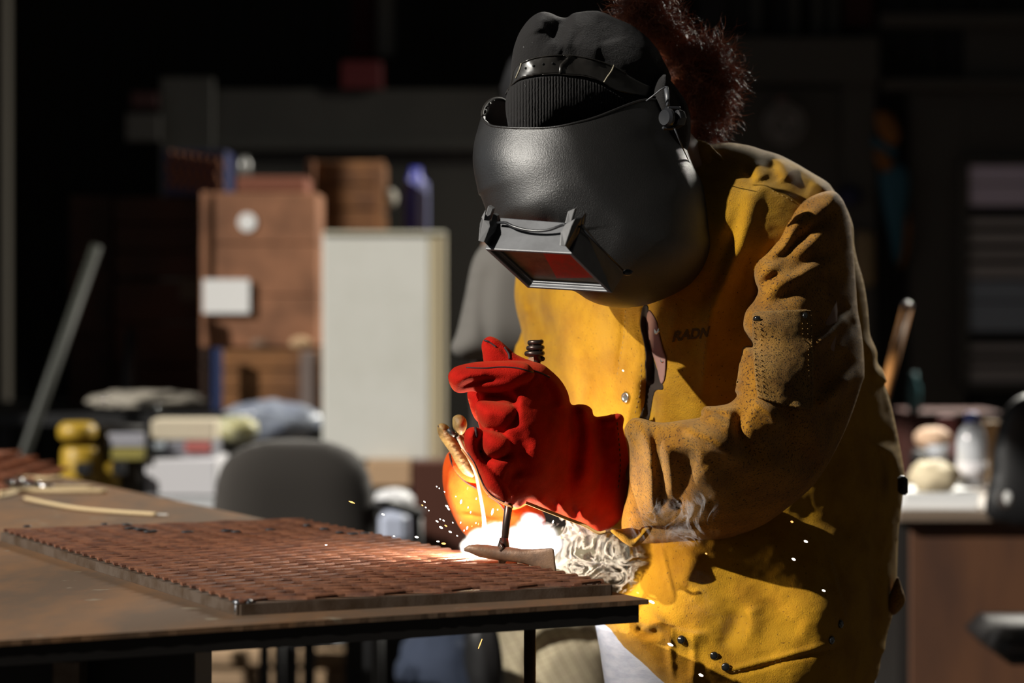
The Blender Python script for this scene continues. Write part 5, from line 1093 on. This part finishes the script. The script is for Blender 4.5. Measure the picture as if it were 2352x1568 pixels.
# between chair and glove
simple('cardboard_box', [pbox(842, 945, 1058, 1118, 7.45, 0.16)], mat('tan_card', (0.44, 0.29, 0.17), 0.8), 'tan cardboard box right of the chair back', 'box')
simple('filing_cabinet', [pbox(790, 942, 1119, 1620, 7.46, 0.15)], 'grey_dk', 'dark low cabinet under the tan cardboard box', 'cabinet')
simple('white_bag', [crumple(P(905, 1150, 6.8), (0.055, 0.05, 0.034), 22, 0.25, 15)], mat('white_poly', (0.66, 0.66, 0.68), 0.5), 'white plastic bag under the tan box', 'bag', smooth=True)
simple('milk_jug', [pbox(870, 937, 1178, 1250, 6.7, 0.1, bev=0.015)], mat('blue_white', (0.42, 0.46, 0.58), 0.5), 'pale blue white jug right of the chair', 'jug')
jz = P(0, 1250, 6.7)[2]
rk = empty('stool', (P(903, 0, 6.75)[0], 6.75, 0.0), 'dark low stool under the pale jug right of the chair', 'stool')
mk('seat', *box((P(903, 0, 6.75)[0], 6.76, jz-0.014), (0.13, 0.16, 0.024)), 'black', rk, smooth=False)
for a_ in (-0.05, 0.05):
    for b_ in (-0.06, 0.06): mk('leg', *box((P(903, 0, 6.75)[0]+a_, 6.76+b_, (jz-0.026)/2), (0.014, 0.014, jz-0.026)), 'black', rk, smooth=False)
simple('wooden_cabinet', [pbox(948, 1100, 1060, 1638, 7.35, 0.28)], mat('dark_mahogany', (0.060, 0.014, 0.005), 0.6), 'dark reddish brown cabinet behind the orange glove', 'cabinet')
simple('low_platform', [pbox(380, 930, 1490, 1532, 7.80, 0.7, bev=0.01), pbox(380, 930, 1536, 1583, 7.82, 0.66, bev=0.01)], mat('pale_timber', (0.40, 0.27, 0.16), 0.8, col2=(0.30, 0.2, 0.12), scale=3), 'pale timber platform low behind the bench', 'platform')
simple('tool_tray', [pbox(680, 770, 1468, 1488, 7.84, 0.2)], 'black', 'black tray on the timber platform', 'tray')
simple('paint_tin', [pbox(764, 850, 1462, 1488, 7.84, 0.15, bev=0.012)], mat('white_tin', (0.60, 0.62, 0.66), 0.5), 'white tin on the platform seen below the bench', 'tin')
simple('paint_tin', [pbox(854, 902, 1462, 1488, 7.84, 0.12, bev=0.012)], mat('blue_tin', (0.06, 0.10, 0.30), 0.5), 'small blue tin beside the white one on the platform', 'tin')
# second person standing behind
p2_ = empty('person', (P(1230, 0, 4.50)[0], 4.60, 0), 'person standing behind in grey shirt and checked khaki trousers, mostly hidden', 'person')
X2 = P(1235, 0, 4.60)[0]
J2 = [((X2, 4.60, 0.95), (0.09, 0.08)), ((X2, 4.62, 1.25), (0.15, 0.09)), ((X2, 4.62, 1.42), (0.09, 0.06)), ((X2+0.01, 4.61, 1.50), 0.05), ((X2+0.02, 4.60, 1.60), (0.075, 0.085)), ((X2+0.02, 4.60, 1.68), 0.06),
      ((X2-0.05, 4.62, 1.30), 0.035), ((X2-0.07, 4.58, 1.16), 0.034), ((X2-0.02, 4.50, 1.08), 0.028), ((X2+0.15, 4.62, 1.30), 0.035), ((X2+0.15, 4.60, 1.12), 0.034), ((X2+0.08, 4.52, 1.05), 0.028),
      ((X2-0.02, 4.60, 0.5), 0.045), ((X2-0.02, 4.62, 0.1), 0.035), ((X2-0.02, 4.56, 0.04), 0.03), ((X2+0.10, 4.60, 0.5), 0.05), ((X2+0.10, 4.62, 0.1), 0.04), ((X2+0.10, 4.52, 0.04), 0.03)]
skin_body('body', J2, [(0, 1), (1, 2), (2, 3), (3, 4), (4, 5), (2, 6), (6, 7), (7, 8), (2, 9), (9, 10), (10, 11), (0, 12), (12, 13), (13, 14), (0, 15), (15, 16), (16, 17)], 'skin', p2_)
mk('hair', *ellipsoid((X2+0.02, 4.62, 1.66), (0.09, 0.10, 0.09), 20, 12, 0.06), 'black', p2_)
sh = Relief([(1112, 560), (1085, 600), (1068, 680), (1050, 760), (1036, 800), (1060, 825), (1120, 830), (1300, 835), (1420, 830), (1450, 760), (1400, 600), (1330, 540), (1240, 515), (1160, 530)], [(1235, 700, 4.48)], 0.07, 100, [([(1120, 600), (1110, 700), (1120, 800)], 18, -0.010)], step=8)
mk('grey_shirt', *sh.mesh(), mat('grey_shirt', (0.125, 0.118, 0.108), 0.9), p2_)
mk('dark_belt_apron', *Relief([(1100, 820), (1080, 960), (1075, 1100), (1090, 1250), (1400, 1250), (1420, 1000), (1400, 820)], [(1240, 1000, 4.54)], 0.07, 100, step=8).mesh(), mat('charcoal_cloth', (0.02, 0.012, 0.010), 0.9), p2_)
def chk():
    m = mat('checked_khaki', (0.36, 0.31, 0.21), 0.9, bump=0.2, bscale=120); nt = m.node_tree; g = nt.nodes.new('ShaderNodeNewGeometry'); b = nt.nodes['Principled BSDF']
    mp = nt.nodes.new('ShaderNodeMapping'); mp.inputs['Rotation'].default_value = (0, 0.5, 0); nt.links.new(g.outputs['Position'], mp.inputs[0])
    ck = nd(nt, 'ShaderNodeTexBrick', Scale=26.0); ck.inputs['Color1'].default_value = (0.38, 0.33, 0.22, 1); ck.inputs['Color2'].default_value = (0.34, 0.29, 0.20, 1); ck.inputs['Mortar'].default_value = (0.20, 0.16, 0.10, 1)
    ck.inputs['Mortar Size'].default_value = 0.03; ck.offset = 0; sw = nt.nodes.new('ShaderNodeSeparateXYZ'); cb_ = nt.nodes.new('ShaderNodeCombineXYZ')
    nt.links.new(mp.outputs[0], sw.inputs[0]); nt.links.new(sw.outputs[0], cb_.inputs[0]); nt.links.new(sw.outputs[2], cb_.inputs[1]); nt.links.new(cb_.outputs[0], ck.inputs['Vector']); nt.links.new(ck.outputs[0], b.inputs['Base Color']); return m
tr = Relief([(1100, 1220), (1110, 1350), (1140, 1440), (1152, 1500), (1160, 1600), (1180, 1900), (1220, 2020), (1400, 2020), (1430, 1700), (1430, 1400), (1420, 1230)], [(1270, 1400, 4.50)], 0.08, 120,
            [([(1210, 1470), (1250, 1440), (1310, 1435), (1370, 1450)], (10, 24), 0.018), ([(1225, 1520), (1260, 1470), (1330, 1462), (1380, 1475)], 22, -0.022), ([(1230, 1500), (1220, 1560), (1225, 1640)], 20, -0.014)], step=8)
mk('trousers', *tr.mesh(), chk(), p2_)
simple('blue_coverall', [crumple(P(1040, 1540, 5.9), (0.13, 0.12, 0.13), 30, 0.3, 22)], mat('dark_blue_cloth', (0.022, 0.032, 0.060), 0.9), 'dark blue work cloth heaped behind the bench', 'cloth', smooth=True)
simple('black_bag', [crumple(P(1118, 1500, 5.60), (0.05, 0.05, 0.12), 26, 0.2, 23)], 'black', 'black bag between the blue cloth and the checked trousers', 'bag', smooth=True)

# ---- right hand background
structure('wall_side', [corrugated(0.75, 3.1, 9.62, 0, 4.2)], 'wall_dark')
simple('grey_partition_frame', [pbox(1650, 2020, 85, 190, 9.4, 0.18), pbox(1935, 2012, 85, 1420, 9.45, 0.13), pbox(1650, 1940, 200, 1420, 9.5, 0.08)], mat('panel_dim', (0.050, 0.047, 0.040), 0.7), 'dim grey timber frame behind the shoulder', 'partition')
bpy.data.objects['grey_partition_frame'].name = 'timber_frame'
for i, x in enumerate((1728, 1815, 1870, 1905)):
    simple('cladding_strip', [pbox(x, x+20, -960, 80, 9.54, 0.05)], mat('slat_dim', (0.045, 0.045, 0.04), 0.7), 'dim vertical strip above the grey frame', 'strip', group='dim strips above the frame')
simple('red_banner', [pbox(1940, 2005, -960, 62, 9.53, 0.05)], mat('deep_red2', (0.03, 0.003, 0.003), 0.9), 'very dark red strip at the top right of the grey strips', 'banner')
simple('horizontal_rail', [pbox(2025, 2500, 180, 205, 9.44, 0.09), pbox(2025, 2500, 30, 60, 9.44, 0.09)], mat('beam_grey', (0.055, 0.05, 0.043), 0.7), 'dim grey pair of horizontal rails at the upper right', 'rail')
simple('grey_panel', [pbox(2090, 2218, 210, 1425, 9.54, 0.06), pbox(2218, 2500, 62, 370, 9.54, 0.06)], mat('panel_dim2', (0.055, 0.051, 0.045), 0.7), 'dim grey upright panel left of the louvred window', 'panel')
fn_ = thing('wall_fan', 1800, 280, 9.2, 'round dim grey wall fan behind the shoulder', 'fan')
fc = P(1800, 285, 9.36)
th = np.linspace(0, 2*math.pi, 25)
mk('cage', *join([tube([(fc[0]+r*math.cos(t), fc[1]-0.03, fc[2]+r*math.sin(t)) for t in th], 0.006, 6) for r in (0.03, 0.055, 0.075)]), mat('fan_grey', (0.22, 0.21, 0.20), 0.5), fn_)
mk('blades', *join([box((fc[0]+0.035*math.cos(a), fc[1], fc[2]+0.035*math.sin(a)), (0.05, 0.01, 0.04), ry=-a, bev=0.003) for a in (0.4, 2.5, 4.6)]), mat('fan_grey2', (0.30, 0.29, 0.28), 0.5), fn_)
mk('bracket', *box((fc[0]-0.0, fc[1]+0.06, fc[2]+0.09), (0.04, 0.10, 0.05), bev=0.005), mat('fan_red', (0.12, 0.07, 0.06), 0.5), fn_)
# hanging cloth orange and teal
M['orange_c'] = mat('orange_cloth', (0.22, 0.085, 0.012), 0.8); M['teal'] = mat('teal_cloth', (0.022, 0.10, 0.15), 0.8)
hcl = thing('hanging_cloth', 2050, 600, 8.6, 'orange and teal cloth hanging on the right wall', 'cloth')
mk('orange_top', *Relief([(2010, 262), (2035, 255), (2060, 280), (2068, 315), (2050, 335), (2020, 310)], [(2040, 300, 9.42)], 0.02, 30, step=6).mesh(), 'orange_c', hcl)
mk('teal_band', *Relief([(2005, 310), (2030, 325), (2060, 345), (2050, 365), (2020, 345), (2005, 335)], [(2040, 340, 9.43)], 0.02, 20, step=6).mesh(), 'teal', hcl)
mk('orange_middle', *Relief([(2010, 340), (2040, 355), (2052, 380), (2030, 395), (2012, 370)], [(2030, 370, 9.42)], 0.02, 20, step=6).mesh(), 'orange_c', hcl)
mk('teal_body', *Relief([(2020, 390), (2055, 372), (2082, 390), (2088, 430), (2080, 500), (2070, 590), (2055, 600), (2040, 530), (2025, 460)], [(2055, 480, 9.44)], 0.02, 30, step=6).mesh(), 'teal', hcl)
mk('orange_edge', *Relief([(2080, 480), (2092, 520), (2085, 580), (2070, 620), (2066, 580)], [(2078, 550, 9.46)], 0.01, 20, step=6).mesh(), 'orange_c', hcl)
simple('tan_roll', [lathe(P(1985, 655, 9.40), [(0.036, 0), (0.043, 0.02), (0.043, 0.18), (0.034, 0.21)], 20)], mat('tan_roll', (0.26, 0.19, 0.10), 0.8), 'tan upright roll close beside the sleeve', 'roll', smooth=True)
simple('work_hat', [ellipsoid(P(1950, 450, 9.40), (0.05, 0.04, 0.04), 16, 10)], mat('navy2', (0.010, 0.012, 0.05), 0.7), 'very dark navy hat on the frame behind the shoulder', 'hat', smooth=True)
# louvred window
win = structure('window_1', [pbox(2205, 2226, 370, 890, 9.46, 0.06), pbox(2205, 2520, 362, 378, 9.46, 0.06), pbox(2205, 2520, 880, 896, 9.46, 0.06)], 'grey_box')
ys = [(380, 420, 0), (424, 472, 0), (500, 520, 1), (533, 560, 1), (572, 595, 1), (606, 640, 1), (646, 690, 2), (694, 760, 2), (790, 808, 1), (822, 836, 1), (845, 880, 1)]
lm = [mat('lilac_slat', (0.80, 0.72, 0.92), 0.6), mat('grey_slat', (0.42, 0.40, 0.40), 0.6), mat('bluegrey_slat', (0.32, 0.38, 0.46), 0.6)]
for a, b, k in ys: mk('louvre_slat', *pbox(2226, 2520, a, b, 9.48, 0.02, bev=0.002), lm[k], win, smooth=False)
structure('trim_1', [pbox(2205, 2520, 370, 890, 9.53, 0.01, bev=0)], 'black')
# desk at the right
dk = thing('desk', 2200, 1170, 6.0, 'dark brown wooden desk at the right edge', 'desk', z=0.0)
dz = P(0, 1172, 6.0)[2]; dx = P(2062, 0, 6.0)[0]
mk('desktop', *box((dx+0.6, 6.4, dz-0.015), (1.2, 0.8, 0.03), bev=0.004), mat('desk_top', (0.16, 0.12, 0.09), 0.5), dk, smooth=False)
mk('front_panel', *box((dx+0.62, 6.06, (dz-0.03)/2), (1.16, 0.03, dz-0.03), bev=0.002), mat('desk_brown', (0.085, 0.034, 0.014), 0.6, col2=(0.05, 0.02, 0.01), scale=3, stretch=(3, 1, 0.5)), dk, smooth=False)
mk('side_panel', *box((dx+0.03, 6.42, (dz-0.03)/2), (0.03, 0.68, dz-0.03)), 'dark_steel', dk, smooth=False)
simple('paper_stack', [pbox(2066, 2246, 1152, 1163, 6.05, 0.3, bev=0.001), pbox(2070, 2244, 1163, 1171, 6.04, 0.3, bev=0.001)], 'white', 'thick white paper stack on the desk', 'papers')
simple('paper_tray', [pbox(2078, 2250, 1132, 1150, 6.06, 0.25, bev=0.001)], mat('white_tray', (0.70, 0.71, 0.72), 0.6), 'white tray on top of the paper stack', 'tray')
simple('food_wrap', [crumple(P(2145, 1097, 6.1), (0.062, 0.05, 0.042), 26, 0.3, 31)], mat('cream_wrap', (0.66, 0.56, 0.38), 0.7), 'crumpled cream food wrapper on the white tray', 'wrapper', smooth=True)
simple('beige_cap', [crumple(P(2143, 1006, 6.5), (0.050, 0.05, 0.030), 24, 0.15, 33)], mat('peach', (0.55, 0.37, 0.25), 0.8), 'beige cloth cap above the crumpled wrapper', 'cap', smooth=True)
simple('white_cup', [lathe(P(2155, 1052, 6.45), [(0.022, 0), (0.030, 0.02), (0.030, 0.035)], 20)], mat('cup_grey', (0.40, 0.42, 0.46), 0.5), 'small pale cup under the beige cap', 'cup', smooth=True)
simple('black_case', [pbox(2110, 2190, 1040, 1100, 6.55, 0.15, bev=0.01)], 'black', 'black case behind the cream wrapper', 'case')
simple('maroon_folder', [pbox(2160, 2196, 955, 1090, 6.7, 0.05, bev=0.003)], mat('maroon', (0.16, 0.045, 0.045), 0.7), 'maroon folder standing left of the water bottle', 'folder')
simple('brown_envelope', [pbox(2262, 2300, 968, 1110, 6.7, 0.05, bev=0.003)], mat('tan_env', (0.26, 0.16, 0.07), 0.7), 'brown envelope standing right of the water bottle', 'envelope')
simple('low_cabinet', [pbox(2085, 2300, 945, 1590, 7.7, 0.3)], mat('dkred', (0.045, 0.010, 0.006), 0.7), 'very dark red cabinet behind the desk', 'cabinet')
wb = thing('water_bottle', 2230, 1130, 6.05, 'clear plastic water bottle with blue cap on the desk', 'bottle')
bc = P(2232, 1118, 6.15)
M['bottle'] = mat('bottle_plastic', (0.60, 0.62, 0.66), 0.12, spec=0.8, alpha=0.80)
mk('bottle', *lathe(bc, [(0.034, 0), (0.039, 0.008), (0.039, 0.05), (0.036, 0.06), (0.039, 0.07), (0.039, 0.115), (0.030, 0.145), (0.016, 0.16), (0.014, 0.168)], 28), 'bottle', wb)
mk('cap', *lathe((bc[0], bc[1], bc[2]+0.166), [(0.017, 0), (0.017, 0.020), (0.014, 0.024)], 24), mat('blue_cap', (0.02, 0.06, 0.42), 0.35), wb)
mk('label', *lathe((bc[0], bc[1], bc[2]+0.02), [(0.0395, 0), (0.0395, 0.045)], 28), mat('bottle_label', (0.62, 0.60, 0.62), 0.5), wb)
oc = thing('office_chair', 2330, 1200, 5.9, 'black office chair cut off by the right edge of the picture', 'chair', z=0.0)
mk('backrest', *Relief([(2270, 1190), (2275, 1090), (2290, 990), (2320, 925), (2380, 900), (2480, 905), (2520, 1000), (2520, 1190), (2400, 1215)], [(2400, 1050, 5.85)], 0.04, 70, step=8).mesh(), 'black', oc)
mk('seat', *box((P(2410, 0, 5.9)[0], 5.62, 0.47), (0.44, 0.44, 0.07), bev=0.03), 'black', oc)
mk('pedestal', *join([tube([(P(2410, 0, 5.9)[0], 5.62, 0.05), (P(2410, 0, 5.9)[0], 5.62, 0.45)], 0.025, 12)]+[tube([(P(2410, 0, 5.9)[0], 5.62, 0.07), (P(2410, 0, 5.9)[0]+0.26*math.cos(a), 5.62+0.26*math.sin(a), 0.03)], 0.018, 8) for a in np.arange(5)*1.2566]+[tube([(P(2410, 0, 5.9)[0], 5.84, 0.5), (P(2410, 0, 5.9)[0], 5.86, 0.8)], 0.02, 8)]), 'black', oc)
simple('white_ball', [ellipsoid(P(2308, 1146, 5.7), (0.021, 0.021, 0.021), 18, 12)], mat('ball_white', (0.75, 0.75, 0.74), 0.4), 'small white ball resting against the black chair', 'ball', smooth=True)
# broom handle and teal bottle
br = thing('broom', 2060, 900, 5.6, 'orange wooden pole with pale rounded end leaning behind the jacket', 'pole', z=0.0)
a = np.array(P(2084, 705, 5.6)); b = np.array(P(2036, 890, 5.5)); dirn = (b-a)/(b-a)[2]*(-a[2])
mk('pole', *tube([a, b, a+dirn], 0.0125, 14), mat('orange_wood', (0.45, 0.20, 0.06), 0.5), br)
mk('pole_tip', *join([ellipsoid(a, (0.0135, 0.0135, 0.0135), 16, 10)]), mat('pale_tip', (0.62, 0.56, 0.56), 0.3), br, label='pale rounded tip')
simple('teal_bottle', [lathe(P(2100, 945, 7.72), [(0.018, 0), (0.020, 0.01), (0.020, 0.08), (0.010, 0.10), (0.010, 0.125)], 18)], mat('teal_plastic', (0.03, 0.10, 0.11), 0.5), 'dark teal bottle behind the leaning pole', 'bottle', smooth=True)
